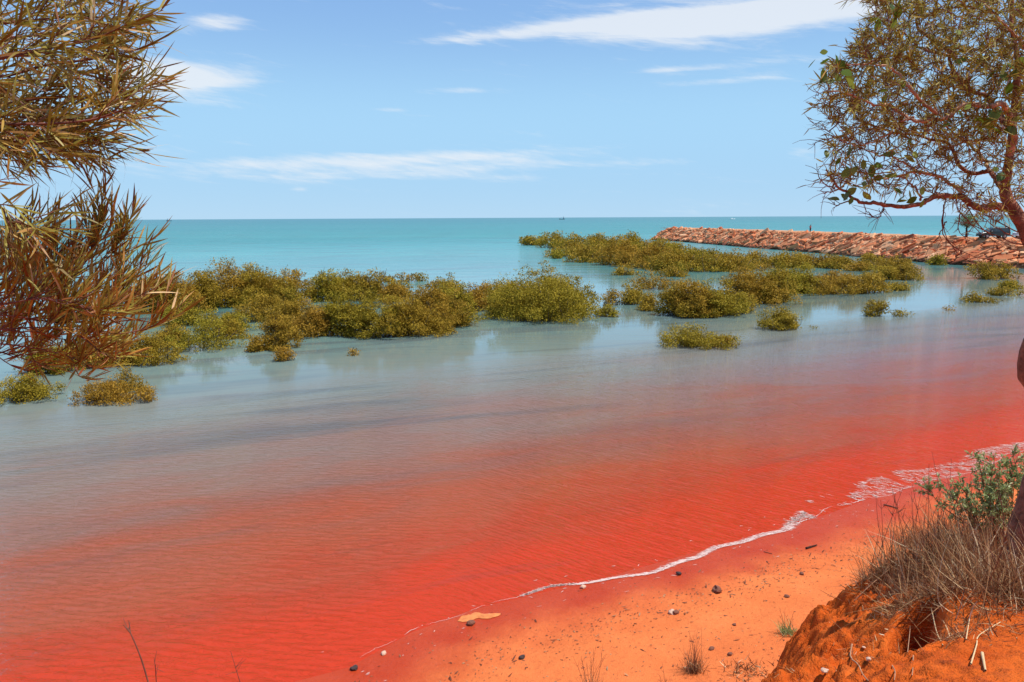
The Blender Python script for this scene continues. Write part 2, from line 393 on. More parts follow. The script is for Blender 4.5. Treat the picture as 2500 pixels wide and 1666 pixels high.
M = dict(
    sand=mat_sand(), bank=mat_bank(), water=mat_water(),
    rock=mat_rock('groyne_rock', [(0, (.62, .18, .065)), (.2, (.78, .34, .15)), (.4, (.56, .13, .04)), (.55, (.86, .48, .25)), (.72, (.66, .24, .10)), (.88, (.36, .07, .028)), (1, (.76, .32, .14))]),
    earth=simple('groyne_earth', (.36, .13, .06), .95, .1, noise=.45, scale=.9, bump=.6),
    track=simple('groyne_track', (.50, .25, .13), .95, .1, noise=.25, scale=.5),
    foam=simple('sea_foam', (.62, .44, .38), .8, .2),
    bark=simple('tree_bark', (.26, .11, .065), .9, .15, noise=.65, scale=16, bump=.7),
    palebark=simple('pale_bark', (.52, .30, .19), .9, .15, noise=.55, scale=14, bump=.5),
    twig=simple('twig_bark', (.19, .075, .05), .9, .15, noise=.5, scale=9),
    darkbark=simple('stump_bark', (.055, .026, .018), .95, .1, noise=.5, scale=14, bump=.8),
    mstem=simple('mangrove_stem', (.13, .10, .075), .9, .15, noise=.4, scale=6),
    mangrove=leafmat('mangrove_leaf', [(0, (.17, .112, .013)), (.35, (.29, .192, .020)), (.7, (.41, .262, .027)), (.95, (.49, .33, .042)), (1, (.52, .40, .09))], .30, .6, .08, .08),
    acacia=leafmat('acacia_leaf', [(0, (.15, .055, .013)), (.2, (.22, .14, .02)), (.45, (.25, .21, .028)), (.68, (.36, .30, .06)), (.82, (.48, .27, .06)), (1, (.90, .72, .42))], .26, .45, .35),
    acacia2=leafmat('acacia_shrub_leaf', [(0, (.20, .04, .012)), (.2, (.27, .12, .018)), (.42, (.26, .22, .03)), (.70, (.37, .32, .06)), (.84, (.52, .25, .05)), (1, (.90, .70, .40))], .26, .45, .35),
    fineleaf=leafmat('fine_leaf', [(0, (.15, .06, .018)), (.2, (.20, .11, .02)), (.45, (.26, .225, .028)), (.75, (.40, .34, .055)), (1, (.70, .56, .20))], .28, .5, .25),
    broadleaf=leafmat('broad_leaf', [(0, (.06, .12, .012)), (.5, (.14, .22, .02)), (1, (.30, .34, .05))], .4, .4, .4),
    salt=leafmat('saltbush_leaf', [(0, (.20, .27, .08)), (.6, (.34, .42, .16)), (1, (.56, .60, .34))], .4, .6, .2),
    straw=leafmat('dry_grass', [(0, (.13, .045, .02)), (.35, (.25, .105, .042)), (.65, (.42, .22, .09)), (.85, (.66, .44, .22)), (1, (.90, .74, .48))], .25, .7, .2),
    litter=leafmat('dry_litter', [(0, (.10, .030, .015)), (.6, (.20, .065, .03)), (1, (.40, .22, .11))], .0, .8, .2),
    grasstop=leafmat('round_tree_leaf', [(0, (.10, .12, .03)), (.5, (.20, .20, .06)), (1, (.30, .42, .05))], .3, .5, .3),
    stone=simple('beach_stone', (.22, .085, .05), .85, .3, noise=.6, scale=22, bump=.6),
    darkstone=simple('dark_stone', (.06, .035, .03), .7, .4, noise=.5, scale=20, bump=.6),
    shell=simple('pale_stone', (.56, .36, .25), .7, .3, noise=.25, scale=40),
    cardark=simple('dark_car_paint', (.018, .028, .024), .3, .5), carwhite=simple('white_car_paint', (.80, .80, .78), .35, .5),
    glass=simple('car_glass', (.03, .045, .05), .08, .6), tyre=simple('tyre_rubber', (.02, .02, .02), .85, .2),
    rim=simple('wheel_rim', (.35, .35, .36), .4, .5, .6), lamp=simple('car_lamp', (.6, .58, .5), .2, .6), redlamp=simple('tail_lamp', (.4, .02, .02), .3, .5),
    skin=simple('skin', (.30, .14, .08), .6, .3), red=simple('red_cloth', (.38, .035, .05), .85, .2), dark=simple('dark_cloth', (.03, .03, .04), .9, .2), hair=simple('dark_hair', (.025, .016, .012), .8, .2),
    hull=simple('ship_hull', (.012, .05, .075), .5, .4), cabin=simple('ship_deckhouse', (.16, .25, .30), .6, .3), white=simple('boat_white', (.8, .82, .82), .4, .4),
)

# ------------------------------------------------------------------ sea, beach, bank
xs = np.concatenate([[-60000, -20000, -6000, -2000, -700, -250, -100], np.arange(-60, 90, 6), [120, 250, 700, 2000, 6000, 20000, 60000]]).astype(float)
ys = np.concatenate([[-300, -60, 0], np.arange(6, 90, 6), [110, 150, 220, 350, 600, 1200, 2500, 6000, 15000, 40000, 70000]]).astype(float)
V, F = gridmesh(xs, ys, lambda x, y: x * 0)
sea = link('sea', raw_mesh('sea', V, F, smooth=True), M['water']); sea['kind'] = 'structure'
xs = np.concatenate([[-200, -120, -70, -40], axis((-25, -6, .6), (-6, 14, .09), (14, 24, .3), (24, 60, 2)), [70, 90, 120, 160, 250, 400]])
ys = np.concatenate([[-20, -10, 0, 3], axis((5, 10, .25), (10, 26, .09), (26, 34, .3), (34, 60, 2)), [70, 85, 100, 115, 130]])
V, F = gridmesh(xs, ys, beach_z, lambda x, y, z: z > -.6)
beach = link('beach', raw_mesh('beach', V, F, smooth=True), M['sand']); beach['kind'] = 'structure'
xs = np.concatenate([[-200, -120, -60, -30, -15, -8, -4, -2, -1], axis((-.5, .9, .12), (.9, 5.6, .022), (5.6, 9, .15), (9, 20, 1)), [24, 30, 40, 60, 90, 130, 200, 400]])
ys = np.concatenate([[-80, -30, -10, -4, 0, 1.2, 2.2], axis((2.8, 3.4, .1), (3.4, 8.6, .022), (8.6, 13, .15), (13, 25, 1)), [30, 40, 55, 75, 95, 110]])
V, F = gridmesh(xs, ys, bank_z, lambda x, y, z: z > beach_z(x, y) - .3)
bank = link('bank', raw_mesh('bank', V, F, smooth=True), M['bank']); bank['kind'] = 'structure'

# foam: a wavering line of froth at the water's edge and short arcs drifting behind it
def foam():
    rng = np.random.default_rng(3); Vs, Fs, off = [], [], 0
    sh = np.array([p for p in SHORE if -3 < p[0] < 60], float)
    seg = np.hypot(*np.diff(sh, axis=0).T); cum = np.concatenate([[0], np.cumsum(seg)])
    def on(s):
        i = min(np.searchsorted(cum, s, 'right') - 1, len(seg) - 1); u = (s - cum[i]) / seg[i]
        p = sh[i] * (1 - u) + sh[i + 1] * u; t = (sh[i + 1] - sh[i]) / seg[i]; return p, t, np.array([-t[1], t[0]])
    def ribbon(pts, wd):
        nonlocal off
        pts = np.array(pts); k = len(pts); tg = unit(np.gradient(pts, axis=0)); nn = np.stack([-tg[:, 1], tg[:, 0]], 1)
        wv = nn * (np.asarray(wd) * .5)[:, None]; V2 = np.stack([pts - wv, pts + wv], 1).reshape(-1, 2)
        Vs.append(V2); b = np.arange(k - 1) * 2
        Fs.append(np.stack([b, b + 2, b + 3, b + 1], 1) + off); off += 2 * k
    def edge(s): return -.12 + .22 * math.sin(s * .55) + .12 * math.sin(s * 1.37 + 1) + .05 * math.sin(s * 4.1)
    L = cum[-1]
    s = .3                                             # the froth line itself
    while s < 40:
        n = rng.integers(8, 22); ss = s + np.arange(n) * .05
        pts = []
        for q in ss:
            p, t, nrm = on(min(q, L)); pts.append(p + nrm * (edge(q) + rng.normal() * .008))
        a = np.sin(np.linspace(.15, 2.99, n)) * (.012 + .016 * rng.random()) * (1 if s > 4.5 else .5) 
        ribbon(pts, a); s += n * .05 * rng.uniform(.8, 1.15)
    for k in range(3600):
        q = rng.uniform(4.2, 36) if k % 8 else rng.uniform(5.5, 12.5)
        wd = np.interp(q, [4, 6, 9, 12, 13.5, 16, 20, 26, 36], [.04, .09, .14, .18, .45, 1.1, 1.1, .6, .35])
        v = wd * rng.random() ** (1.0 if q > 12 else 1.3)
        p, t, nrm = on(q); c = p + nrm * (edge(q) + v)
        if vnoise(np.array([c[0] * 1.7]), np.array([c[1] * 1.7]), 5)[0] < .30 and q > 12: continue
        ln = rng.uniform(.06, .20) if q < 12 else rng.uniform(.08, .34)
        a = rng.normal() * .35 - .62 + (0 if q > 12 else .5)          # lie along the ripple crests
        d0 = np.array([math.cos(a), math.sin(a)]); d1 = np.array([-d0[1], d0[0]]); cv = rng.normal() * .35
        u = np.linspace(-.5, .5, 5); pts = c + np.outer(u * ln, d0) + np.outer((u ** 2 - .1) * cv * ln + rng.normal(size=5) * .008, d1)
        ribbon(pts, np.array([.12, .8, 1, .7, .1]) * (rng.uniform(.007, .018) if q < 12.5 else rng.uniform(.009, .026)))
    for k in range(110):                               # flecks of froth left on the wet sand and the shallows
        q = rng.uniform(-1, 16); p, t, nrm = on(max(q, .01)); c = p + nrm * rng.normal() * .45 - nrm * .25
        a = math.atan2(t[1], t[0]) + rng.normal() * .4; ln = rng.uniform(.03, .13); d0 = np.array([math.cos(a), math.sin(a)])
        ribbon([c - d0 * ln * .5, c + rng.normal(size=2) * .01, c + d0 * ln * .5], [.004, rng.uniform(.008, .02), .004])
    V2 = np.concatenate(Vs); me = raw_mesh('foam', np.column_stack([V2, np.maximum(beach_z(V2[:, 0], V2[:, 1]), 0) + .012]), np.concatenate(Fs)); o = link('foam', me, M['foam'])
    tag(o, 'white lacy foam along the edge of the red water', 'foam', kind='stuff')
foam()

# ------------------------------------------------------------------ rock groyne
def slab_mesh(seed, sx=1, sy=1, sz=1, jit=.12, name='rock'):
    rng = random.Random(seed); bm = bmesh.new(); bmesh.ops.create_cube(bm, size=1)
    for v in bm.verts: v.co += Vector([rng.uniform(-jit, jit) for _ in range(3)])
    bmesh.ops.bevel(bm, geom=bm.edges[:] , offset=.07, segments=1, affect='EDGES', profile=.5)
    for v in bm.verts: v.co += Vector([rng.uniform(-jit, jit) * .25 for _ in range(3)]); v.co.x *= sx; v.co.y *= sy; v.co.z *= sz
    bmesh.ops.triangulate(bm, faces=bm.faces[:])
    me = bpy.data.meshes.new(name); bm.to_mesh(me); bm.free()
    a = me.attributes.new('rnd', 'FLOAT', 'POINT'); a.data.foreach_set('value', np.full(len(me.vertices), rng.random(), np.float32))
    return me
GB = np.array([(49, 287), (55, 262), (59.5, 228), (62, 208), (66.5, 182), (69, 158), (71.5, 136), (75.5, 123), (84, 114), (104, 109), (150, 107), (330, 106)], float)
GTOP = 4.15; GRUN = 4.6
gseg = np.hypot(*np.diff(GB, axis=0).T); gcum = np.concatenate([[0], np.cumsum(gseg)])
def gpos(s):
    i = int(np.clip(np.searchsorted(gcum, s, 'right') - 1, 0, len(gseg) - 1)); u = (s - gcum[i]) / gseg[i]
    p = GB[i] * (1 - u) + GB[i + 1] * u
    def tan(j): j = np.clip(j, 0, len(gseg) - 1); return (GB[j + 1] - GB[j]) / gseg[j]
    t = unit(tan(i) * (1 - abs(u - .5)) + (tan(i + 1) if u > .5 else tan(i - 1)) * abs(u - .5)); return p, t, np.array([-t[1], t[0]])
def groyne():
    root = thing('rock_groyne', 'long red rock groyne with slab-armoured side and earth track on top', 'groyne', (62, 208, 0))
    S = np.concatenate([np.arange(0, gcum[9], 1.5), np.linspace(gcum[9] + 1, gcum[-1], 8)])
    prof = [(-.6, -1.0), (.2, .25), (GRUN * .5, GTOP * .5), (GRUN, GTOP - .05), (GRUN + .7, GTOP + .12), (GRUN + 7, GTOP + .1), (GRUN + 8, GTOP - .1), (GRUN + 14, -1.0)]
    rng = np.random.default_rng(5); Vv = []
    for s in S:
        p, t, n = gpos(s); wide = np.interp(s, [0, 8, 110, 150, 175, 400], [.0, 1, 1, 1, 3.6, 5])
        endz = np.interp(s, [0, 3.5, 7], [.0, .72, 1])
        for i, (a, z) in enumerate(prof):
            aa = a if i < 5 else GRUN + .7 + (a - GRUN - .7) * max(wide, .3)
            j = rng.normal() * (.12 if 0 < i < 5 else 0)
            q = p + n * (aa + j); Vv.append((q[0], q[1], z * endz + rng.normal() * (.06 if 0 < i < 6 else 0)))
    k = len(prof); ns = len(S); i = np.arange(ns - 1)[:, None] * k + np.arange(k - 1)[None]
    F = np.stack([i, i + k, i + k + 1, i + 1], -1).reshape(-1, 4)
    me = raw_mesh('earth_core', Vv, F); me.materials.append(M['earth']); me.materials.append(M['track'])
    mi = np.zeros(len(F), np.int32).reshape(ns - 1, k - 1); mi[:, 3:6] = 1; me.polygons.foreach_set('material_index', mi.ravel())
    link('earth_core', me, None, root)
    # armour slabs, bedded so that they lean up towards the shore end
    var = [slab_mesh(i, jit=.16) for i in range(10)]
    for v in var: v.materials.append(M['rock'])
    base = [np.array([x.co[:] for x in v.vertices]) for v in var]; tri = [np.array([p.vertices[:] for p in v.polygons]) for v in var]
    items = []
    for i in range(4000):
        s = rng.uniform(1, gcum[7] + 16); v = rng.random() ** .85 * (.93 if rng.random() < .93 else 1.06)
        p, t, n = gpos(s); c = np.array([*(p + n * (GRUN * v - .1)), GTOP * v * np.interp(s, [0, 3.5, 7], [.35, .8, 1]) + .05])
        big = rng.random() < .10; ln = rng.uniform(1.4, 2.8) if big else .35 + 1.0 * rng.random() ** 1.8; wdt = ln * rng.uniform(.35, .65); th = rng.uniform(.2, .45) * (1.3 if big else 1)
        dip = rad(rng.normal(24, 20)); f3 = np.array([n[0] * GRUN, n[1] * GRUN, GTOP]); f3 /= np.linalg.norm(f3)
        t3 = np.array([t[0], t[1], 0]); ax = t3 * math.cos(dip) + f3 * math.sin(dip)
        nr = np.cross(t3, f3); nr = unit(nr + rng.normal(size=3) * .42 + np.array([0, 0, .3]))
        ay = unit(np.cross(nr, ax)); nr = np.cross(ax, ay)
        R = np.column_stack([ax * ln, ay * wdt, nr * th]); items.append((ln * wdt / (c[1] + 1), c + nr * th * .15, R, int(rng.integers(10))))
    items.sort(key=lambda q: -q[0]); off = 0; Vs, Fs, rn = [], [], []
    for j, (_, c, R, vi) in enumerate(items):
        if j < 300:
            o = link('rock', var[vi], None, root, False); mt = Matrix([[*R[r], c[r] - root.location[r]] for r in range(3)] + [[0, 0, 0, 1]]); o.matrix_local = mt
        else:
            Vs.append(base[vi] @ R.T + c); Fs.append(tri[vi] + off); off += len(base[vi]); rn.append(np.full(len(base[vi]), rng.random()))
    o = link('rubble', raw_mesh('rubble', np.concatenate(Vs), np.concatenate(Fs), np.concatenate(rn)), M['rock'], root); o['kind'] = 'stuff'
    # dry tufts on the shoulder
    n = 2600; s = rng.uniform(2, 190, n); P = []
    for q in s:
        if vnoise(np.array([q * .13]), np.array([1.5]), 8)[0] < .42: q = rng.uniform(95, 180)
        p, t, nn = gpos(q); P.append([*(p + nn * (GRUN + rng.normal() * .5 - .3)), GTOP - .12])
    P = np.array(P); D = unit(np.array([0, 0, 1.0]) + rng.normal(size=(n, 3)) * .5); D[:, 2] = abs(D[:, 2])
    V, F, kk = strips(P, D, rdirs(n, rng), rng.uniform(.2, .6, n), np.full(n, .05), rng.uniform(0, .3, n), (1, .6, .1))
    o = link('dry_grass', raw_mesh('dry_grass', V, F, np.repeat(rng.random(n), kk)), M['straw'], root); o['kind'] = 'stuff'
groyne()

# ------------------------------------------------------------------ mangroves
def mangrove(px, py, wpx, hpx, label, group, seed, sparse=1.0):
    rng = np.random.default_rng(seed); base = at(px, py, 0); dep = base[1]; k = dep / FOC
    W, H = wpx * k * 1.26, hpx * k * 1.06; base = base + np.array([0, min(W, 6) * .33, 0])
    root = thing('mangrove_bush', label, 'mangrove', base, group)
    leaf = max(.07, 4.1 * k); area = wpx * hpx * .8
    nl = int(np.clip(area * 7.4 / (4.1 * 2.4 * .62) * sparse * min(1, (4.1 * k / leaf) ** 2), 90, 26000))
    # uneven lobes make the mound; rounded leaf clumps sit on them with dark gaps between
    nlobe = int(np.clip(wpx / 10, 4, 22)); lobes = []
    for i in range(nlobe):
        a = rng.uniform(0, 2 * np.pi); r = rng.random() ** .6 * .42
        cx, cy = math.cos(a) * r * W, math.sin(a) * r * W * .8
        hh = H * (1 - (r / .5) ** 2 * .62) * rng.uniform(.55, 1.0); lobes.append((cx, cy, hh, W * rng.uniform(.11, .20)))
    lobes[0] = (rng.uniform(-.16, .16) * W, 0, H * .97, W * .19); lobes[1] = (lobes[0][0] + rng.uniform(-.15, .15) * W, .05 * W, H * .85, W * .2)
    rc0 = max(W * .052, leaf * 2.4); nt = int(np.clip(nl / 55, 8, 400)); Lb0 = np.array(lobes); wgt = Lb0[:, 2] * Lb0[:, 3]; li = rng.choice(nlobe, nt, p=wgt / wgt.sum()); Lb = Lb0[li]
    d = rdirs(nt, rng); d[:, 2] = np.abs(d[:, 2]); rr = rng.uniform(.72, 1.06, nt)
    tip = np.column_stack([Lb[:, 0] + d[:, 0] * Lb[:, 3] * rr, Lb[:, 1] + d[:, 1] * Lb[:, 3] * rr, Lb[:, 2] * np.clip(d[:, 2] * rr, .05, None) * .93])
    rc = rc0 * rng.uniform(.6, 1.5, nt); ti = rng.choice(nt, nl, p=rc ** 2 / (rc ** 2).sum())
    dl = rdirs(nl, rng); dl[:, 2] = dl[:, 2] * .75 + .22; rs = rc[ti] * rng.uniform(.55, 1.12, nl)
    stray = rng.random(nl) < .10; rs[stray] *= 1.5
    P = tip[ti] + dl * rs[:, None] * np.array([1, 1, .8]); P[:, 2] = np.where(P[:, 2] < .015, .015 + rng.random(nl) * .06 * H, P[:, 2])
    D = unit(dl * .5 + rdirs(nl, rng) * .9); Nn = unit(dl * .8 + np.array([0, 0, .5]) + rdirs(nl, rng) * .45)
    L = leaf * rng.uniform(.65, 1.3, nl); V, F, kk = rhombs(P, D, Nn, L, L * .6)
    trnd = rng.random(nt); rn = np.clip(trnd[ti] * .55 + rng.random(nl) * .42, 0, 1) ; rn[rng.random(nl) < .008] = 1
    link('crown', raw_mesh('crown', V, F, np.repeat(rn, kk)), M['mangrove'], root, False)
    st = []
    for i in range(min(nlobe * 2, 14)):
        cx, cy, hh, lw = lobes[i % nlobe]; b = np.array([cx * .7 + rng.normal() * .05 * W, cy * .7 + rng.normal() * .05 * W, -.3]); e = np.array([cx, cy, hh * .8]) + rng.normal(size=3) * lw * .3
        r = max(.022, .8 * k) * rng.uniform(.6, 1.1); st.append((spline([b, (b + e) / 2 + rng.normal(size=3) * .07 * H, e], 6), np.linspace(r * 1.3, r * .4, 6)))
    V, F = tubes(st, 5); link('stem', raw_mesh('stem', V, F, smooth=True), M['mstem'], root, False)['kind'] = 'stuff'
BACK = ('olive mangrove bush in the back row of the left-hand thicket', 'back row of the left mangrove thicket')
FRONT = ('golden olive mangrove bush in the front row of the left-hand thicket', 'front row of the left mangrove thicket')
MIDL = ('low mangrove bush in the gap between rows of the left-hand thicket', 'middle of the left mangrove thicket')
ISL = ('mangrove bush in the long far thicket before the rock groyne', 'far mangrove thicket before the groyne')
ISLE = ('pale mangrove bush at the groyne end of the far thicket', 'groyne end of the far mangrove thicket')
LEFTB = ('shaded mangrove bush behind the lower acacia foliage', 'mangroves behind the acacia')
GOLD = ('golden mangrove bush of the clump right of the big round one', 'mangrove clump right of the big round bush')
JOIN = ('small mangrove bush linking the left thicket to the big round one', 'mangroves linking the thickets')
def U(s): return (s, 'mangroves standing alone in the water')
MG = [
 (330, 765, 130, 95, *BACK), (400, 770, 150, 105, *BACK), (470, 760, 150, 110, *BACK), (545, 752, 190, 118, *BACK), (625, 748, 180, 112, *BACK), (700, 742, 150, 88, *BACK),
 (775, 738, 150, 80, *BACK), (845, 735, 140, 80, *BACK), (915, 738, 150, 82, *BACK), (965, 738, 90, 48, *BACK),
 (978, 690, 62, 26, *U('thin mangrove tips on the open-sea side of the left thicket')), (1022, 688, 36, 20, *U('last small mangrove sprig at the seaward end of the left thicket')),
 (425, 802, 140, 68, *MIDL), (540, 815, 110, 55, *MIDL), (620, 790, 140, 70, *MIDL), (475, 860, 150, 88, *U('sparse mangrove with bare lower stems at the left thicket corner')), (540, 830, 90, 58, *MIDL),
 (330, 895, 130, 85, *LEFTB), (250, 900, 150, 90, *LEFTB), (160, 905, 150, 80, *LEFTB), (390, 850, 110, 60, *LEFTB), (80, 920, 140, 100, *LEFTB),
 (700, 800, 140, 80, *FRONT), (655, 858, 120, 100, *FRONT), (735, 828, 130, 85, *FRONT), (620, 862, 60, 40, *FRONT), (820, 824, 150, 120, *FRONT), (905, 828, 160, 122, *FRONT), (985, 828, 150, 112, *FRONT),
 (1050, 815, 160, 128, *FRONT), (1115, 800, 110, 105, *FRONT), (1085, 765, 130, 70, *MIDL), (1150, 762, 110, 70, *JOIN), (1095, 718, 66, 60, *U('tall narrow mangrove sprig beside the blue gap in the thicket')), (1070, 735, 90, 55, *JOIN),
 (1190, 748, 100, 60, *JOIN), (1235, 742, 90, 58, *JOIN), (1210, 772, 80, 45, *JOIN),
 (683, 885, 46, 36, *U('tiny mangrove tuft just off the front of the left thicket')), (858, 869, 18, 14, *U('single mangrove seedling poking from open grey water')),
 (240, 993, 165, 68, *U('low mangrove bush standing alone below the acacia foliage')), (287, 962, 80, 62, *U('thin twiggy mangrove sprig behind the low bush under the acacia')), (15, 988, 150, 72, *U('mangrove bush cut by the left edge of the picture')), (85, 972, 60, 30, *U('small mangrove tuft beside the bush at the left edge')),
 (1342, 787, 262, 132, *U('big round golden mangrove bush in the middle of the bay')), (1322, 765, 180, 122, *U('tall mangrove crown rising behind the big round bush')), (1405, 776, 140, 98, *U('right shoulder bush of the big round mangrove')), (1268, 772, 110, 80, *U('left shoulder bush of the big round mangrove')),
 (1500, 748, 60, 36, *U('small twiggy mangrove right beside the big round bush')), (1548, 745, 84, 48, *GOLD), (1485, 775, 50, 30, *GOLD), (1600, 760, 70, 40, *GOLD),
 (1610, 708, 135, 42, *U('sparse reedy mangrove standing in the inner channel')), (1525, 674, 62, 18, *U('low mangrove tuft at the near edge of the far thicket')), (1640, 678, 95, 20, *U('flat mangrove tuft in the channel behind the reedy one')),
 (1305, 600, 90, 24, *ISL), (1355, 606, 110, 36, *ISL), (1420, 612, 120, 44, *ISL), (1480, 622, 130, 50, *ISL), (1530, 612, 130, 48, *ISL), (1400, 628, 110, 38, *ISL), (1455, 640, 130, 46, *ISL), (1520, 648, 140, 66, *ISL),
 (1590, 632, 130, 50, *ISL), (1585, 655, 140, 62, *ISL), (1650, 640, 130, 46, *ISL), (1655, 662, 140, 52, *ISL), (1715, 645, 130, 38, *ISL), (1725, 666, 130, 46, *ISL), (1785, 662, 140, 44, *ISL), (1620, 618, 110, 34, *ISL),
 (1850, 655, 130, 40, *ISLE), (1910, 655, 130, 38, *ISLE), (1960, 652, 120, 36, *ISLE), (2020, 655, 110, 34, *ISLE), (2075, 658, 110, 34, *ISLE), (2130, 660, 110, 36, *ISLE), (2185, 668, 120, 42, *ISLE), (2228, 686, 100, 44, *ISLE), (2190, 684, 90, 36, *ISLE), (1800, 648, 110, 30, *ISLE), (2110, 664, 70, 18, *ISLE),
 (1360, 632, 36, 18, *U('dark little mangrove islet off the tip of the far thicket')),
 (1672, 776, 120, 80, *GOLD), (1700, 778, 150, 102, *GOLD), (1760, 776, 140, 92, *GOLD), (1800, 768, 120, 62, *GOLD), (1845, 745, 170, 100, *GOLD), (1910, 742, 120, 88, *GOLD), (1900, 715, 140, 70, *GOLD), (1960, 720, 130, 72, *GOLD), (1990, 718, 80, 44, *GOLD),
 (2070, 722, 150, 50, *U('rounded mangrove bush nearest the groyne on the right')), (2145, 718, 140, 52, *U('darker mangrove bush at the right end of the golden row')), (2200, 712, 70, 20, *U('low tail of foliage at the right end of the golden row')), (2040, 700, 100, 34, *GOLD),
 (1715, 854, 175, 58, *U('flat mangrove bush with low right arm in front of the golden clump')), (1775, 850, 60, 24, *U('low arm of foliage beside the flat mangrove bush')), (1928, 810, 122, 54, *U('neat dome-shaped mangrove bush alone in grey water')), (2147, 775, 56, 38, *U('small round mangrove bush right of the dome-shaped one')), (2206, 776, 50, 13, *U('thin mangrove tuft trailing beside the small round bush')),
 (2392, 741, 68, 21, *U('low mound-like mangrove tuft alone near the right edge')), (2450, 684, 110, 48, *U('broad mangrove bush under the groyne at the right edge')), (2488, 706, 70, 20, *U('lower mangrove bush right below the broad one')), (2480, 725, 80, 18, *U('nearest low mangrove tuft at the right edge')), (2312, 649, 52, 24, *U('small mangrove tuft against the groyne rocks')), (2318, 758, 16, 5, *U('tiny mangrove shoot left of the low mound'))]
ORD = ['first', 'second', 'third', 'fourth', 'fifth', 'sixth', 'seventh', 'eighth', 'ninth', 'tenth', 'eleventh', 'twelfth', 'thirteenth', 'fourteenth', 'fifteenth', 'sixteenth', 'seventeenth', 'eighteenth']
for grp in (BACK, FRONT, MIDL, ISL, ISLE, LEFTB, GOLD, JOIN):
    idx = sorted([i for i, a in enumerate(MG) if a[4] == grp[0]], key=lambda i: MG[i][0])
    for r_, i in enumerate(idx): MG[i] = MG[i][:4] + (grp[0] + ', ' + ORD[r_] + ' from the left',) + MG[i][5:]
for i, a in enumerate(MG):
    sp = .55 if ('sparse' in a[4] or 'twiggy' in a[4] or 'thin' in a[4] or 'sprig' in a[4]) else 1.0
    mangrove(*a, 100 + i, sp)

# ------------------------------------------------------------------ acacia foliage, left
def leaf_variants(name, mat, prof, n=7, bend=(-.1, .25), rnd=None):
    out = []
    for i in range(n):
        r = random.Random(i)
        V, F, k = strips(np.zeros((1, 3)), np.array([[0, 1.0, 0]]), np.array([[0, 0, 1.0]]), np.ones(1), np.ones(1), np.array([r.uniform(*bend)]), prof)
        me = raw_mesh(name, V, F, np.full(len(V), (i + .5) / n if rnd is None else rnd[i])); me.materials.append(mat); out.append(me)
    return out
def place_leaves(root, P, D, N, L, W, bend, rn, mat, variants, prof, nparts, stuffname='foliage'):
    """the nearest leaves as parts of their own, the rest as one mass"""
    S, N2 = frames(D, N); v = P + D * (L * .5)[:, None] - EYE; dep = v @ _f
    u = np.abs((v @ _r) / dep) * FOC; w_ = np.abs((v @ _u) / dep) * FOC
    vis = (u < 1250) & (w_ < 833) & (dep > 0)
    key = np.where(vis, L / np.maximum(dep, .1) + RNG.random(len(P)) * .004, -1); order = np.argsort(-key); part = order[:nparts]; rest = order[nparts:]
    loc = np.array(root.location)
    for i in part:
        o = link('leaf', variants[int(rn[i] * len(variants)) % len(variants)], None, root, False)
        c = P[i] - loc; o.matrix_local = Matrix([[S[i][r] * W[i], D[i][r] * L[i], N2[i][r] * L[i], c[r]] for r in range(3)] + [[0, 0, 0, 1]])
    V, F, k = strips(P[rest], D[rest], N[rest], L[rest], W[rest], bend[rest], prof)
    o = link(stuffname, raw_mesh(stuffname, V, F, np.repeat(rn[rest], k)), mat, root); o['kind'] = 'stuff'

APROF = (.25, .9, 1.0, .75, .08)
def acacia(root, mains, mat, seed, twn, lpt, Lr, droop, up=0.0, twl=(.22, .42), Wr=(.0055, .0105)):
    rng = np.random.default_rng(seed); P, D, N, wood = [], [], [], []
    for pts, r0 in mains:
        c = spline(pts, 26); ln = np.linalg.norm(np.diff(c, axis=0), axis=1).sum(); Vb, Fb = tubes([(c, np.linspace(r0, r0 * .3, 26))], 6); link('branch', raw_mesh('branch', Vb, Fb, smooth=True), M['twig'], root)
        nt = max(4, int(ln * twn))
        for j in range(nt):
            u = rng.uniform(.22, 1.0) if j else 1.0; i = min(int(u * 25), 24); t = unit(c[i + 1] - c[i]); side = unit(np.cross(t, rdirs(1, rng)[0]))
            d = unit(t * rng.uniform(.55, 1.1) + side * rng.uniform(.3, .85) + np.array([0, 0, up * rng.random() - droop * rng.random()]))
            if j == 0: d = t
            l = rng.uniform(*twl) * (1 if j else 1.1); e = c[i] + d * l; q = spline([c[i], c[i] + d * l * .5 + rng.normal(size=3) * .012, e + np.array([0, 0, (up - droop) * .06])], 7)
            wood.append((q, np.linspace(.0028, .0012, 7)))
            for m in range(lpt):
                s = (m + rng.random()) / lpt; s = .12 + .88 * s; k = min(int(s * 6), 5); b = q[k] + (q[k + 1] - q[k]) * (s * 6 - k); tt = unit(q[k + 1] - q[k])
                sd = unit(np.cross(tt, rdirs(1, rng)[0])); a = rng.uniform(.25, .95)
                P.append(b); D.append(unit(tt * math.cos(a) + sd * math.sin(a) + np.array([0, 0, up * .6 - droop * .30]))); N.append(unit(rdirs(1, rng)[0] + np.array([0, 0, .5])))
    P, D, N = map(np.array, (P, D, N)); n = len(P); L = rng.uniform(*Lr, n); W = rng.uniform(*Wr, n); bend = rng.normal(.12 - .2 * up, .2, n); rn = np.clip(rng.beta(1.4, 1.7, n), 0, .999)
    V, F = tubes(wood, 5); link('twig', raw_mesh('twig', V, F, smooth=True), M['twig'], root)['kind'] = 'stuff'
    place_leaves(root, P, D, N, L, W, bend, rn, mat, leaf_variants('leaf', mat, APROF), APROF, 300)
def P3(*a): return [pt(*q) for q in a]
g = ground(np.array([-3.6]), np.array([1.9]))[0]
tree = thing('acacia_tree', 'acacia tree with long narrow drooping leaves overhanging the top left corner', 'tree', (-3.6, 1.9, g))
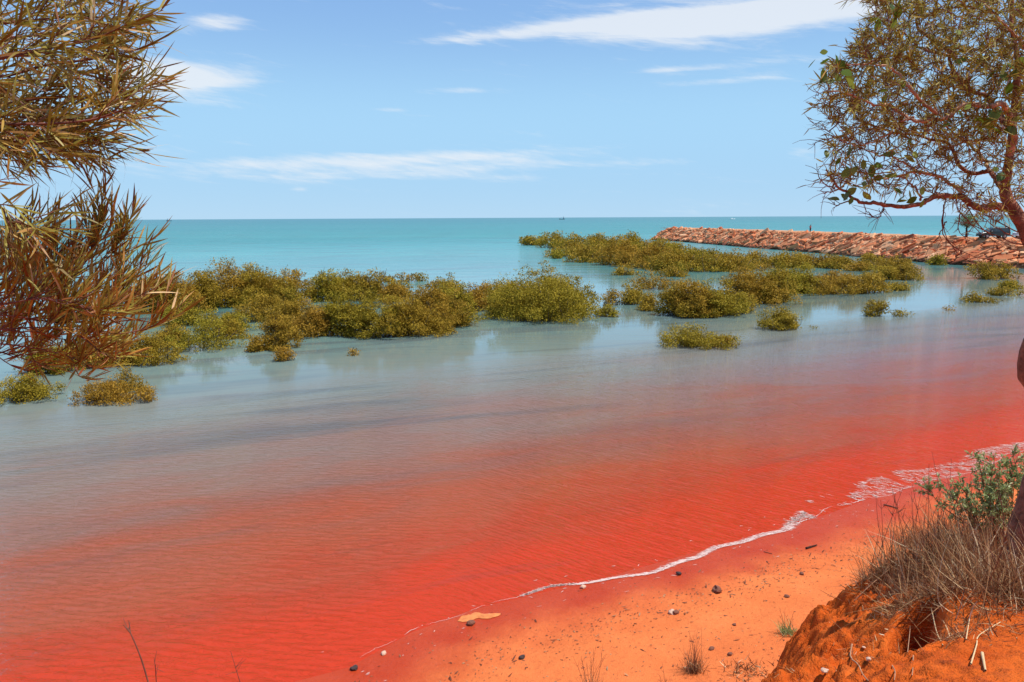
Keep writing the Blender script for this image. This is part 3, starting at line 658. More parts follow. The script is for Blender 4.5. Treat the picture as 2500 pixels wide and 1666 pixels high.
V, F = tubes([(spline([(-3.6, 1.9, g - .2), (-3.5, 2.1, 7.2), (-3.1, 2.6, 8.3), (-3.2, 3.1, 9.6), (-3.0, 3.3, 10.6)], 22), np.linspace(.085, .03, 22))], 8)
link('trunk', raw_mesh('trunk', V, F, smooth=True), M['bark'], tree)
U0 = [((-3.1, 2.6, 8.3), q) for q in ()]
mains = []
for q in [[(-250, 120, 3.1), (-60, 150, 3.1), (93, 122, 3.15), (214, 100, 3.2), (291, 70, 3.2)],
          [(-250, 60, 3.3), (-50, 60, 3.3), (85, 50, 3.3), (188, 40, 3.3), (257, 60, 3.3)],
          [(-250, 0, 3.6), (-40, -30, 3.5), (85, -30, 3.5), (205, -10, 3.5), (278, 10, 3.5)],
          [(-250, 180, 3.2), (-20, 190, 3.2), (111, 160, 3.3), (222, 145, 3.3), (278, 130, 3.3)],
          [(-250, 260, 3.4), (-40, 260, 3.4), (102, 240, 3.4), (205, 235, 3.4), (274, 225, 3.4)],
          [(-250, 268, 3.0), (-60, 298, 3.0), (93, 303, 3.05), (222, 293, 3.1), (300, 268, 3.1)],
          [(-250, 288, 3.5), (-40, 278, 3.5), (93, 290, 3.5), (205, 290, 3.5), (283, 270, 3.5)],
          [(-250, 318, 3.3), (-40, 338, 3.3), (85, 336, 3.3), (171, 333, 3.3), (222, 343, 3.3)],
          [(-250, 298, 3.6), (-40, 318, 3.6), (59, 318, 3.6), (154, 328, 3.6), (240, 323, 3.6)],
          [(-250, 250, 3.8), (-60, 215, 3.8), (68, 200, 3.8), (162, 190, 3.8), (222, 195, 3.8)],
          [(-250, 90, 3.9), (-60, 95, 3.9), (50, 90, 3.9), (145, 85, 3.9), (214, 80, 3.9)],
          [(-250, 338, 3.1), (-60, 346, 3.1), (7, 343, 3.1), (59, 348, 3.1), (93, 353, 3.1)],
          [(-250, 388, 2.9), (-80, 480, 2.9), (0, 505, 2.9), (16, 540, 2.9), (46, 545, 2.9)],
          [(-250, 348, 3.5), (-40, 363, 3.5), (33, 353, 3.5), (111, 348, 3.5), (145, 358, 3.5)]]:
    p = P3(*q); mains.append(([np.array([-3.1, 2.75, 8.5 + (1 - q[0][1] / 430) * .9])] + p, .009))
acacia(tree, mains, M['acacia'], 41, 9.2, 14, (.09, .17), .08, .08, (.11, .25))

g = ground(np.array([-3.9]), np.array([3.0]))[0]
shrub = thing('acacia_shrub', 'reddish acacia shrub with upright leafy shoots at the left edge, below the overhanging tree', 'shrub', (-3.4, 2.6, ground(np.array([-3.4]), np.array([2.6]))[0]))
V, F = tubes([(spline([np.array(shrub.location) + (0, 0, -.2), np.array(shrub.location) + (.15, .3, .6), (-3.0, 3.1, 7.0), (-2.9, 3.3, 7.5)], 16), np.linspace(.05, .018, 16))], 8)
link('trunk', raw_mesh('trunk', V, F, smooth=True), M['bark'], shrub)
mains = []
for q in [[(-200, 760, 3.4), (0, 730, 3.4), (130, 690, 3.4), (215, 620, 3.4), (240, 545, 3.4)],
          [(-200, 740, 3.6), (0, 715, 3.6), (150, 690, 3.6), (240, 640, 3.6), (285, 590, 3.6)],
          [(-200, 720, 3.3), (-40, 690, 3.3), (60, 670, 3.3), (120, 640, 3.3), (150, 610, 3.3)],
          [(-200, 700, 3.5), (-60, 680, 3.5), (20, 660, 3.5), (50, 640, 3.5), (60, 610, 3.5)],
          [(-200, 770, 3.1), (0, 770, 3.1), (150, 790, 3.15), (270, 815, 3.2), (360, 805, 3.2)],
          [(-200, 760, 3.7), (20, 740, 3.7), (160, 720, 3.7), (250, 705, 3.7), (300, 690, 3.7)],
          [(-200, 800, 3.3), (0, 790, 3.3), (120, 770, 3.3), (220, 760, 3.3), (290, 745, 3.3)],
          [(-200, 820, 3.5), (0, 820, 3.5), (120, 825, 3.5), (200, 835, 3.5), (250, 845, 3.5)],
          [(-200, 830, 3.2), (0, 840, 3.2), (80, 850, 3.2), (150, 865, 3.2), (190, 880, 3.2)],
          [(-200, 780, 3.0), (0, 745, 3.0), (100, 730, 3.0), (180, 740, 3.0), (230, 760, 3.0)],
          [(-200, 850, 3.4), (-60, 850, 3.4), (0, 860, 3.4), (30, 870, 3.4), (55, 875, 3.4)],
          [(-200, 790, 3.8), (0, 780, 3.8), (130, 760, 3.8), (230, 740, 3.8), (310, 730, 3.8)],
          [(-200, 810, 3.1), (0, 805, 3.1), (90, 800, 3.1), (170, 810, 3.1), (240, 850, 3.1)]]:
    mains.append(([np.array([-2.95, 3.15, 7.25])] + P3(*q), .005))
acacia(shrub, mains, M['acacia2'], 43, 11.5, 16, (.08, .145), .0, .8, (.12, .26), (.0055, .010))

# ------------------------------------------------------------------ gnarled tree, right
def gnarled():
    rng = np.random.default_rng(77); b = hit(2512, 1405)
    root = thing('gnarled_tree', 'gnarled tree with twisted reddish limbs and wispy crown leaning in from the right', 'tree', b)
    y0 = b[1]
    def q(*a): return [pt(x, y, y0 + dy) for x, y, dy in a]
    trunk = spline([b + (0, 0, -.2)] + q((2508, 1290, 0), (2552, 1130, -.05), (2562, 1000, -.1), (2513, 895, -.1), (2550, 780, -.1), (2556, 660, -.1), (2518, 590, -.1), (2480, 520, -.05), (2454, 470, 0), (2462, 400, 0), (2472, 320, .05), (2478, 240, .1), (2485, 150, .1), (2470, 60, .2), (2475, -60, .2)), 64)
    rr = np.interp(np.linspace(0, 1, 64), [0, .08, .5, .66, .8, 1], [.19, .115, .047, .033, .022, .012]) * (1 + .08 * rng.normal(size=64))
    V, F = tubes([(trunk, rr)], 10); link('trunk', raw_mesh('trunk', V, F, smooth=True), M['bark'], root)
    limbs = [
        ([(2480, 515, 0), (2430, 503, -.05), (2395, 500, -.1), (2350, 474, -.1), (2300, 470, -.15), (2250, 490, -.2), (2180, 490, -.3), (2110, 486, -.35), (2060, 455, -.4), (2020, 400, -.4)], .042),
        ([(2350, 476, -.1), (2300, 440, 0), (2250, 425, .1), (2210, 435, .2), (2150, 440, .2), (2080, 425, .2), (2035, 390, .2)], .022),
        ([(2452, 470, 0), (2425, 420, .2), (2390, 425, .3), (2350, 400, .3), (2330, 350, .4), (2280, 335, .4), (2210, 330, .4), (2120, 310, .4), (2050, 330, .4)], .030),
        ([(2465, 380, 0), (2470, 310, -.1), (2440, 255, -.2), (2390, 262, -.3), (2340, 255, -.3), (2290, 280, -.3), (2235, 285, -.3), (2190, 260, -.3), (2140, 240, -.4), (2080, 225, -.4), (2010, 215, -.4)], .034),
        ([(2472, 320, .05), (2420, 240, .3), (2360, 190, .4), (2335, 140, .4), (2345, 90, .4), (2360, 20, .5), (2350, -60, .5)], .030),
        ([(2340, 150, .4), (2290, 100, .5), (2245, 70, .5), (2240, 0, .5), (2235, -60, .5)], .022),
        ([(2335, 140, .4), (2260, 120, .3), (2200, 80, .3), (2150, 60, .3), (2115, 15, .3)], .018),
        ([(2290, 280, -.3), (2240, 230, -.4), (2200, 180, -.4), (2140, 160, -.4), (2060, 165, -.4), (2015, 165, -.4)], .018),
        ([(2478, 240, .1), (2520, 180, 0), (2490, 110, -.2), (2440, 60, -.3), (2400, 10, -.3), (2390, -60, -.3)], .022),
        ([(2420, 420, .2), (2380, 360, .5), (2320, 320, .6), (2260, 230, .6), (2190, 210, .6), (2110, 190, .6)], .018),
        ([(2250, 425, .1), (2200, 390, .1), (2150, 380, .1), (2090, 360, .1), (2040, 300, .1)], .012),
        ([(2235, 285, -.3), (2180, 310, -.3), (2130, 345, -.3), (2080, 350, -.3), (2040, 330, -.3)], .012),
        ([(2250, 490, -.2), (2235, 470, -.2), (2225, 440, -.2), (2190, 425, -.2), (2120, 420, -.2), (2060, 395, -.2)], .012),
        ([(2512, 585, -.1), (2540, 500, .2), (2530, 420, .3), (2500, 350, .3), (2510, 260, .3)], .03)]
    nodes = [trunk[24:]]; paths = []; 
    for pts, r0 in limbs:
        c = spline(q(*pts), 10 * len(pts)); wob = np.cumsum(rng.normal(size=c.shape) * .0045, 0); wob -= np.linspace(0, 1, len(c))[:, None] * wob[-1] * .5; c = c + wob
        r0 *= .68; paths.append((c, np.linspace(r0, r0 * .2, len(c)) * (1 + .06 * rng.normal(size=len(c))))); nodes.append(c)
    for c, r in paths:
        V, F = tubes([(c, r)], 7); link('limb', raw_mesh('limb', V, F, smooth=True), M['bark'] if rng.random() < .4 else M['palebark'], root)
    nodes = np.concatenate(nodes); NB = np.zeros((20000, 3)); nn_ = len(nodes); NB[:nn_] = nodes
    # twigs reach out to points spread through the crown
    poly = [(2118, -40), (2120, 40), (2090, 95), (2030, 150), (2002, 180), (2030, 215), (1998, 240), (2035, 290), (2055, 330), (2010, 345), (2060, 375), (2010, 400), (2030, 450), (2090, 480), (2200, 470), (2330, 505), (2380, 560), (2440, 545), (2470, 490), (2540, 560), (2560, -40)]
    def inside(x, y):
        r = False; j = len(poly) - 1
        for i in range(len(poly)):
            (xi, yi), (xj, yj) = poly[i], poly[j]
            if (yi > y) != (yj > y) and x < (xj - xi) * (y - yi) / (yj - yi) + xi: r = not r
            j = i
        return r
    att = []
    while len(att) < 1550:
        x, y = rng.uniform(1990, 2560), rng.uniform(-40, 565)
        if inside(x, y) and (y < 330 or rng.random() < .62): att.append(pt(x, y, y0 + rng.uniform(-.65, .9)))
    att = np.array(att); nd = nodes; d0 = np.min(np.linalg.norm(att[:, None] - nd[None], axis=2), axis=1); att = att[np.argsort(d0)]
    tw, P, D, N = [], [], [], []
    for a in att:
        nd = NB[:nn_]; i = np.argmin(np.linalg.norm(nd - a, axis=1) + .3 * np.maximum(0, a[0] - nd[:, 0] + .1)); s = nd[i]; l = np.linalg.norm(a - s)
        if l < .02: continue
        mid = (a + s) / 2 + rng.normal(size=3) * l * .13 + np.array([0, 0, -.06 * l]); c = spline([s, mid, a + rng.normal(size=3) * .01], 8)
        tw.append((c, np.linspace(max(.003, .010 * min(l, .9)), .0013, 8))); NB[nn_:nn_ + 6] = c[2:]; nn_ += 6
        nl = int(rng.integers(7, 15)) if a[2] > pt(2250, 370, y0)[2] else int(rng.integers(3, 9))
        if l > .1:
            for m in range(2):                        # short side shoots
                k = rng.integers(2, 6); sd = unit(unit(a - s) * .7 + rdirs(1, rng)[0] * .9); e = c[k] + sd * rng.uniform(.08, .22); cc = spline([c[k], (c[k] + e) / 2 + rng.normal(size=3) * .012, e], 5)
                tw.append((cc, np.linspace(.0026, .0012, 5)))
                for j in range(nl // 2): u = rng.uniform(.3, 1); P.append(c[k] + (e - c[k]) * u); D.append(unit(sd + rdirs(1, rng)[0] * .8))
        for j in range(nl):
            u = rng.uniform(.35, 1) * 6.99; k = int(u); b_ = c[k] + (c[k + 1] - c[k]) * (u - k); P.append(b_); D.append(unit(unit(c[k + 1] - c[k]) + rdirs(1, rng)[0] * .8))
    # bare hanging twigs below the crown
    for pts in [[(2310, 482, .1), (2303, 520, .1), (2310, 575, .1), (2340, 620, .1), (2400, 650, .05)], [(2330, 478, 0), (2345, 520, 0), (2390, 565, 0), (2440, 600, 0)], [(2512, 590, -.1), (2460, 572, -.1), (2410, 540, -.1), (2370, 505, -.1)],
                [(2512, 600, -.1), (2450, 585, -.1), (2400, 560, -.1), (2350, 540, -.1), (2330, 545, -.1)], [(2505, 575, 0), (2440, 545, 0), (2400, 520, 0), (2380, 490, 0)], [(2306, 500, .1), (2300, 560, .1), (2325, 600, .1), (2380, 625, .1), (2450, 640, .1)],
                [(2360, 500, .1), (2385, 545, .1), (2430, 580, .1), (2470, 600, .1)], [(2160, 492, -.3), (2158, 515, -.3), (2140, 532, -.3), (2115, 528, -.3)], [(2158, 512, -.3), (2150, 520, -.3), (2145, 510, -.3)], [(2130, 531, -.3), (2122, 520, -.3), (2112, 512, -.3)],
                [(2040, 460, -.4), (2015, 450, -.4), (1998, 425, -.4), (1992, 400, -.4)], [(2060, 455, -.4), (2020, 470, -.4), (2000, 465, -.4)], [(2090, 485, -.35), (2050, 500, -.35), (2035, 495, -.35)], [(2060, 330, .1), (2010, 345, .1), (1985, 350, .1)], [(2050, 300, .1), (2020, 320, .1), (2000, 300, .1)], [(2030, 215, -.4), (1985, 240, -.4)],
                [(2310, 540, .1), (2295, 570, .1), (2300, 590, .1)], [(2345, 520, 0), (2340, 560, 0), (2360, 590, 0)]]:
        c = spline(q(*pts), 14) + rng.normal(size=(14, 3)) * .004; tw.append((c, np.linspace(.0055, .0018, 14)))
        for j in range(5): k = rng.integers(3, 13); e = c[k] + unit(unit(c[k + 0] - c[k - 1]) + rdirs(1, rng)[0] * .8) * rng.uniform(.06, .2); tw.append((spline([c[k], (c[k] + e) / 2 + rng.normal(size=3) * .01, e], 4), np.linspace(.0022, .0012, 4)))
    V, F = tubes(tw, 4); o = link('twig', raw_mesh('twig', V, F, smooth=True), M['twig'], root); o['kind'] = 'stuff'
    P, D = np.array(P), np.array(D); n = len(P); N = unit(rdirs(n, rng) + np.array([0, 0, .5])); L = rng.uniform(.045, .095, n); W = rng.uniform(.0055, .010, n); rn = rng.beta(1.7, 2, n) * .999
    pr = (.3, 1, .7, .08); place_leaves(root, P, D, N, L, W, rng.normal(.1, .12, n), rn, M['fineleaf'], leaf_variants('leaf', M['fineleaf'], pr), pr, 190)
    bv = leaf_variants('leaf', M['broadleaf'], (.12, .75, 1.0, .8, .05), 5, (.05, .4))
    k = 0
    for (x, y, dy, cnt) in [(2035, 165, -.5, 8), (2010, 172, -.5, 4), (2185, 208, -.5, 5), (2048, 370, -.4, 6), (2095, 400, -.3, 7), (2078, 480, -.4, 4), (2100, 470, -.4, 4), (2220, 475, -.3, 7), (2410, 300, -.5, 9), (2390, 330, -.5, 6), (2470, 190, -.5, 8), (2160, 55, -.4, 6), (2205, 10, -.4, 6), (2320, 280, -.5, 4), (2250, 360, -.4, 6), (2110, 435, -.3, 4), (2490, 310, -.5, 6), (2150, 425, -.4, 5), (2440, 430, -.4, 4), (2330, 110, -.4, 5)]:
        c0 = pt(x, y, y0 + dy); i = np.argmin(np.linalg.norm(nd - c0, axis=1)); c0 = nd[i] * .6 + c0 * .4
        for j in range(cnt):
            p = c0 + rng.normal(size=3) * .045; d = unit(rdirs(1, rng)[0] + np.array([-.2, 0, -.45])); nn = unit(rdirs(1, rng)[0] + np.array([.3, -.3, .8])); s_, n2 = frames(d[None], nn[None]); l = rng.uniform(.055, .095); wd = l * rng.uniform(.5, .7)
            o = link('leaf', bv[k % 5], None, root, False); k += 1; pp = p - np.array(root.location)
            o.matrix_local = Matrix([[s_[0][r] * wd, d[r] * l, n2[0][r] * l, pp[r]] for r in range(3)] + [[0, 0, 0, 1]])
            if j == 0: o['label'] = 'broad green leaf among the wispy foliage'
gnarled()

# ------------------------------------------------------------------ saltbush and grasses on the bank
def saltbush():
    rng = np.random.default_rng(12); b = hit(2450, 1360); root = thing('saltbush', 'grey-green leafy saltbush against the dark trunk at the right edge', 'shrub', b)
    y0 = b[1]; st, P, D = [], [], []
    tips = [(2385, 1098, 0), (2420, 1190, -.2), (2450, 1110, .1), (2490, 1100, 0), (2440, 1160, 0), (2340, 1180, -.1), (2290, 1180, 0), (2300, 1220, -.2), (2400, 1150, .2), (2500, 1130, .2), (2370, 1210, -.3), (2470, 1170, -.3), (2350, 1240, .1), (2420, 1230, .2), (2480, 1220, .1), (2330, 1200, .2), (2395, 1125, .05), (2460, 1125, -.1), (2380, 1170, -.1), (2310, 1195, .1), (2430, 1200, -.2), (2260, 1190, .0), (2510, 1110, -.1), (2410, 1180, .1), (2355, 1200, -.05), (2470, 1095, .05), (2430, 1105, -.1), (2495, 1150, -.2), (2480, 1130, .1), (2455, 1190, -.1), (2500, 1190, 0), (2400, 1110, .1), (2440, 1130, -.2)]
    for (x, y, dy) in tips:
        e = pt(x, y, y0 + dy); c = spline([b + rng.normal(size=3) * .05, b * .45 + e * .55 + rng.normal(size=3) * .06, e], 12); st.append((c, np.linspace(.007, .0015, 12)))
        for j in range(9):
            k = rng.integers(5, 11); d = unit(unit(c[k + 1] - c[k]) * .9 + rdirs(1, rng)[0] * .7); l = rng.uniform(.07, .17); st.append((np.array([c[k], c[k] + d * l * .5, c[k] + d * l]), [.002, .0015, .001]))
            for m in range(20): u = rng.uniform(.1, 1); P.append(c[k] + d * l * u); D.append(unit(d * .8 + rdirs(1, rng)[0] * .9))
        for m in range(26): u = rng.uniform(5, 10.99); k = int(u); P.append(c[k] + (c[k + 1] - c[k]) * (u - k)); D.append(unit(unit(c[k + 1] - c[k]) * .8 + rdirs(1, rng)[0] * .8))
    V, F = tubes(st, 4); link('stem', raw_mesh('stem', V, F, smooth=True), M['twig'], root)['kind'] = 'stuff'
    P, D = np.array(P), np.array(D); n = len(P); L = rng.uniform(.022, .044, n); V, F, k = rhombs(P, D, unit(rdirs(n, rng) + np.array([.2, 0, .7])), L, L * .4)
    o = link('foliage', raw_mesh('foliage', V, F, np.repeat(rng.random(n), k)), M['salt'], root); o['kind'] = 'stuff'
saltbush()

def tussock(px, py, n, ln, spread, label, group=None, seed=0, lean=(0, 0, 0), stalks=0, mat='straw', wd=.0055, mess=.42, name='dry_grass_tussock', rbase=.12, pos=None):
    n = int(n * 1.9); rng = np.random.default_rng(seed); b = hit(px, py) if pos is None else np.array(pos, float)
    root = thing(name, label, 'grass', b, group)
    xy = b[:2] + rng.normal(size=(n, 2)) * rbase; P = np.column_stack([xy, ground(xy[:, 0], xy[:, 1]) - .01])
    D = unit(np.array([0, 0, 1.0]) + np.array(lean) + np.column_stack([rng.normal(size=(n, 2)) * spread, np.zeros(n)]))
    fl = rng.random(n) < mess; D[fl] = unit(rdirs(fl.sum(), rng) * np.array([1, 1, .35]) + np.array([0, 0, .25])); 
    L = ln * rng.uniform(.35, 1.0, n); L[fl] *= .6
    side = unit(np.cross(D, rdirs(n, rng))); V, F, k = strips(P, D, side, L, np.full(n, wd) * rng.uniform(.6, 1.4, n), rng.normal(.2, .45, n), (1, .9, .75, .5, .1))
    o = link('blades', raw_mesh('blades', V, F, np.repeat(np.clip(rng.beta(1.0, 1.25, n), 0, 1), k)), M[mat], root); o['kind'] = 'stuff'
    st = []
    for i in range(stalks):
        p = b + np.array([*rng.normal(size=2) * rbase * .8, 0]); d = unit(np.array([*rng.normal(size=2) * .16, 1]) + np.array(lean) * .5); l = ln * rng.uniform(1.0, 1.75)
        c = spline([p, p + d * l * .5, p + d * l + rng.normal(size=3) * .05 * l], 8); st.append((c, np.linspace(.0035, .0014, 8)))
        for j in range(rng.integers(1, 5)):
            kk = rng.integers(3, 7); e = c[kk] + unit(d + rdirs(1, rng)[0] * .8) * l * rng.uniform(.06, .2); st.append((np.array([c[kk], (c[kk] + e) / 2 + rng.normal(size=3) * .006, e]), [.002, .0016, .001]))
    if st: V, F = tubes(st, 4); link('stalk', raw_mesh('stalk', V, F, smooth=True), M['twig'], root)['kind'] = 'stuff'
BG = 'dry tussocks on the bank'
for i, a in enumerate([
    (2160, 1400, 240, .32, .5, 'small dry tussock at the outermost corner of the red bank', (-.25, 0, 0), 3, .10), (2205, 1385, 330, .55, .38, 'tall brown grass with thin stalks behind the bank corner', (-.1, 0, 0), 9, .14), (2255, 1400, 360, .55, .36, 'dense dry tussock above the dark hollow', (0, 0, 0), 7, .14),
    (2310, 1385, 380, .60, .35, 'tall dry tussock with dark stalks beside the saltbush', (-.1, 0, 0), 8, .15), (2365, 1405, 380, .58, .42, 'straw-coloured tussock at the top of the smooth sand patch', (.1, -.1, 0), 4, .16), (2420, 1430, 400, .55, .5, 'tangled tussock leaning over the smooth sand patch', (.1, -.25, 0), 3, .17),
    (2478, 1455, 420, .55, .55, 'matted dry grass at the foot of the dark trunk', (.0, -.3, 0), 2, .18), (2235, 1330, 300, .6, .35, 'brown grass on the far lip of the bank, left of the saltbush', (-.1, 0, 0), 9, .16), (2300, 1315, 320, .6, .35, 'brown grass standing before the saltbush', (0, 0, 0), 6, .18), (2375, 1325, 320, .55, .4, 'dry grass under the right half of the saltbush', (0, 0, 0), 4, .18),
    (2450, 1345, 320, .5, .4, 'dry grass between saltbush and dark trunk', (0, 0, 0), 3, .18)]):
    tussock(a[0], a[1], a[2], a[3], a[4], a[5], BG, 200 + i, a[6], a[7], rbase=a[8])
tussock(2238, 1498, 260, .26, .8, 'ragged root tussock overhanging the dark hollow in the bank', None, 231, (-.1, -.5, -.5), 0, mess=.55, rbase=.10, wd=.003)
tussock(2222, 1468, 230, .34, .7, 'dark matted tuft spilling over the bank lip above the hollow', None, 234, (-.2, -.6, -.35), 0, mess=.5, rbase=.11)
tussock(2300, 1452, 200, .30, .7, 'straw tuft trailing onto the smooth sand beside the hollow', None, 235, (.1, -.7, -.4), 0, mess=.5, rbase=.11)
tussock(2120, 1440, 120, .24, .7, 'thin straw tuft clinging to the outer bank shoulder', None, 236, (-.5, -.2, -.3), 2, mess=.5, rbase=.09)
tussock(2330, 1560, 90, .22, .9, 'flattened straw tuft right of the dark hollow', None, 232, (.2, -.3, -.5), 0, mess=.7, rbase=.09)
tussock(2470, 1500, 160, .35, .8, 'flattened straw spilling across the sand at the right edge', None, 233, (.2, -.4, -.6), 0, mess=.8, rbase=.16)
tussock(1695, 1640, 170, .42, .42, 'twiggy dry plant with tall stems on the open beach sand', None, 240, (0, 0, 0), 16, mess=.3, rbase=.07, name='beach_plant', wd=.006)
tussock(1440, 1690, 60, .5, .45, 'thin dry plant at the bottom edge of the beach', None, 241, (0, 0, 0), 12, mess=.2, rbase=.07, name='beach_plant', wd=.005)
tussock(1825, 1640, 150, .2, .8, 'low pale leafy mat at the foot of the bank', None, 242, (-.2, 0, 0), 3, mess=.6, rbase=.2, name='beach_plant', wd=.016)
tussock(1925, 1548, 60, .34, .4, 'dark sprigged plant beside the bank slope', None, 243, (-.35, 0, 0), 7, mess=.3, mat='salt', rbase=.08, name='beach_plant', wd=.012)
tussock(1630, 1700, 50, .3, .5, 'few grass blades low on the beach edge', None, 244, (-.4, 0, 0), 4, mess=.2, rbase=.06, name='beach_plant', wd=.006)
# long stalks rising into view from the bank below the camera
def stalk(label, pts, r):
    c = spline([pt(*p) for p in pts], 16); gz = ground(np.array([c[0][0]]), np.array([c[0][1]]))[0]; base = np.array([c[0][0], c[0][1], min(gz, c[0][2]) - .02]); c = np.vstack([base, c])
    root = thing('grass_stalk', label, 'grass', base, 'bare grass stalks')
    V, F = tubes([(c, np.linspace(r, r * .35, len(c)))], 5); link('stem', raw_mesh('stem', V, F, smooth=True), M['twig'], root)
    paths = []; rng = np.random.default_rng(int(pts[0][0]))
    for j in range(4): k = int(rng.integers(9, 15)); e = c[k] + unit(c[k + 1] - c[k] + rdirs(1, rng)[0] * .02) * .05 + rng.normal(size=3) * .006; paths.append((np.array([c[k], e]), [r * .4, r * .25]))
    V, F = tubes(paths, 4); link('side_shoot', raw_mesh('side_shoot', V, F), M['twig'], root)['kind'] = 'stuff'
stalk('long curved reddish grass stalk at the bottom left', [(390, 1780, 3.0), (368, 1690, 3.0), (345, 1610, 3.0), (318, 1545, 3.0), (305, 1530, 3.0)], .0045)
stalk('short twin grass stalk right of the curved one', [(385, 1770, 3.05), (383, 1700, 3.05), (380, 1640, 3.05), (376, 1605, 3.05)], .003)
stalk('thin pale grass stalk with a seed head, bottom left of centre', [(610, 1790, 3.1), (592, 1690, 3.1), (578, 1640, 3.1), (563, 1590, 3.1)], .0026)

# ------------------------------------------------------------------ stones, sticks and litter
def cobble(seed):
    rng = random.Random(seed); bm = bmesh.new(); bmesh.ops.create_icosphere(bm, subdivisions=2, radius=.5); off = Vector([rng.uniform(0, 50) for _ in range(3)])
    from mathutils import noise as mn
    for v in bm.verts: v.co *= 1 + .55 * mn.noise(v.co * 2.2 + off) + .2 * mn.noise(v.co * 5 + off)
    me = bpy.data.meshes.new('stone'); bm.to_mesh(me); bm.free(); return me
SV = [cobble(50 + i) for i in range(6)]
for v in SV:
    v.polygons.foreach_set('use_smooth', np.zeros(len(v.polygons), bool))
def stone(px, py, wpx, label, mat='stone', flat=.6, cat='stone', seed=0, name='beach_stone'):
    r = random.Random(seed); b = hit(px, py); sz = wpx / FOC * np.linalg.norm(b - EYE)
    me = SV[seed % 6].copy(); me.materials.clear(); me.materials.append(M[mat]); o = link(name, me); o.location = (b[0], b[1], b[2] + sz * flat * .3)
    o.scale = (sz, sz * r.uniform(.7, .95), sz * flat); o.rotation_euler = (r.uniform(-.2, .2), r.uniform(-.2, .2), r.uniform(0, 6)); tag(o, label, cat)
stone(1752, 1446, 30, 'largest dark-bottomed stone on the open beach', seed=1)
stone(1641, 1498, 17, 'pale-topped lump left of the twiggy beach plant', 'shell', seed=2)
stone(1650, 1499, 16, 'reddish stone half hidden by the pale-topped lump', seed=3)
stone(1274, 1608, 17, 'dark round pebble near the bottom of the beach', 'darkstone', seed=4)
stone(865, 1636, 18, 'black stone at the red water edge, bottom centre', 'darkstone', seed=5)
stone(937, 1597, 14, 'pale stone above the black stone at the water edge', 'shell', seed=6)
stone(1424, 1437, 16, 'pale stone in the swash line', 'shell', seed=7)
stone(1150, 1525, 22, 'orange stone beside the splash of sandy foam', 'stone', seed=8)
stone(1657, 1404, 14, 'dark stone on the wet sand below the foam', 'darkstone', seed=9)
stone(1793, 1527, 10, 'small round reddish pebble right of the twiggy plant', seed=10)
stone(1782, 1600, 13, 'flat red pebble beside the twiggy plant', seed=11)
stone(1738, 1586, 14, 'pinkish pebble behind the twiggy plant', seed=12)
stone(1957, 1404, 12, 'brown pebble near the driftwood stick', seed=13)
stone(1921, 1458, 12, 'brown pebble halfway up the beach near the bank', seed=14)
stone(2120, 1615, 12, 'white shell on the shaded bank slope', 'shell', seed=15, cat='shell', name='shell')
stone(2012, 1660, 16, 'white shell at the bottom of the bank slope', 'shell', seed=16, cat='shell', name='shell')
stone(2108, 1586, 8, 'tiny pale shell fragment on the bank slope', 'shell', seed=17, cat='shell', name='shell')
def stick(label, pts, r, mat='twig', lift=.01, name='driftwood_stick'):
    p = [hit(*q[:2]) + np.array([0, 0, lift + (q[2] if len(q) > 2 else 0)]) for q in pts]; c = spline(p, 10) if len(p) > 2 else np.linspace(p[0], p[1], 4)
    r *= .75; V, F = tubes([(c, np.linspace(r, r * .6, len(c)))], 6); me = raw_mesh(name, V - p[0], F, smooth=True); o = link(name, me, M[mat]); o.location = p[0]; tag(o, label, 'stick'); return o
M['strawstick'] = simple('straw_stick', (.62, .42, .22), .8, .2, noise=.25, scale=30)
M['rootwood'] = simple('root_wood', (.42, .22, .12), .85, .2, noise=.5, scale=30)
stick('short dark driftwood stick on the beach near the foam', [(1968, 1342), (1994, 1334)], .035, 'darkbark', .03)
stick('forked dark twig at the foam edge near the grass', [(2158, 1234), (2175, 1238), (2190, 1243)], .03, 'twig', .02)
stick('thin stick lying on the wet sand below the foam', [(1865, 1348), (1885, 1354)], .015)
stick('thin pale reed stub lying at the bottom right corner', [(2397, 1604), (2405, 1645)], .012, 'strawstick', .012, 'reed_stub')
stick('long bent straw lying across the bank, bottom right', [(2370, 1628), (2384, 1580), (2390, 1560), (2442, 1525)], .006, 'strawstick', .012, 'dry_straw')
stick('straight straw standing left of the smooth sand', [(2358, 1570), (2368, 1510)], .005, 'strawstick', .02, 'dry_straw')
stick('bright bent stem over the dark hollow', [(2270, 1533, .05), (2285, 1565, .03), (2302, 1580)], .006, 'strawstick', .01, 'dry_straw')
stick('pale zigzag root on the shaded bank slope', [(2080, 1578), (2076, 1610), (2095, 1630), (2105, 1650), (2120, 1670)], .007, 'rootwood', .006, 'bare_root')
stick('thin root hanging down beside the dark hollow', [(2217, 1520), (2219, 1570), (2215, 1605)], .005, 'rootwood', .03, 'bare_root')
stick('short root below the dark hollow', [(2229, 1610), (2228, 1640), (2226, 1660)], .005, 'rootwood', .01, 'bare_root')
stick('small root at the bottom edge of the bank', [(2178, 1630), (2184, 1655), (2183, 1668)], .005, 'rootwood', .008, 'bare_root')
stick('leaning upright straw behind the smooth sand', [(2282, 1422), (2282, 1423, .30)], .004, 'strawstick', 0, 'dry_straw')
stick('straw leaning left from the bank grass', [(2230, 1460), (2250, 1450, .08), (2300, 1440, .25)], .005, 'strawstick', .01, 'dry_straw')
stick('dead twig leaning out over the beach from the bank corner', [(2085, 1470), (2125, 1440, .03), (2180, 1410, .10)], .006, 'rootwood', .01, 'dry_straw')
stick('dead shoot with dark tip on the sand, right of the hollow', [(2362, 1530), (2372, 1510, .05), (2383, 1496, .06)], .007, 'twig', .01, 'dry_straw')
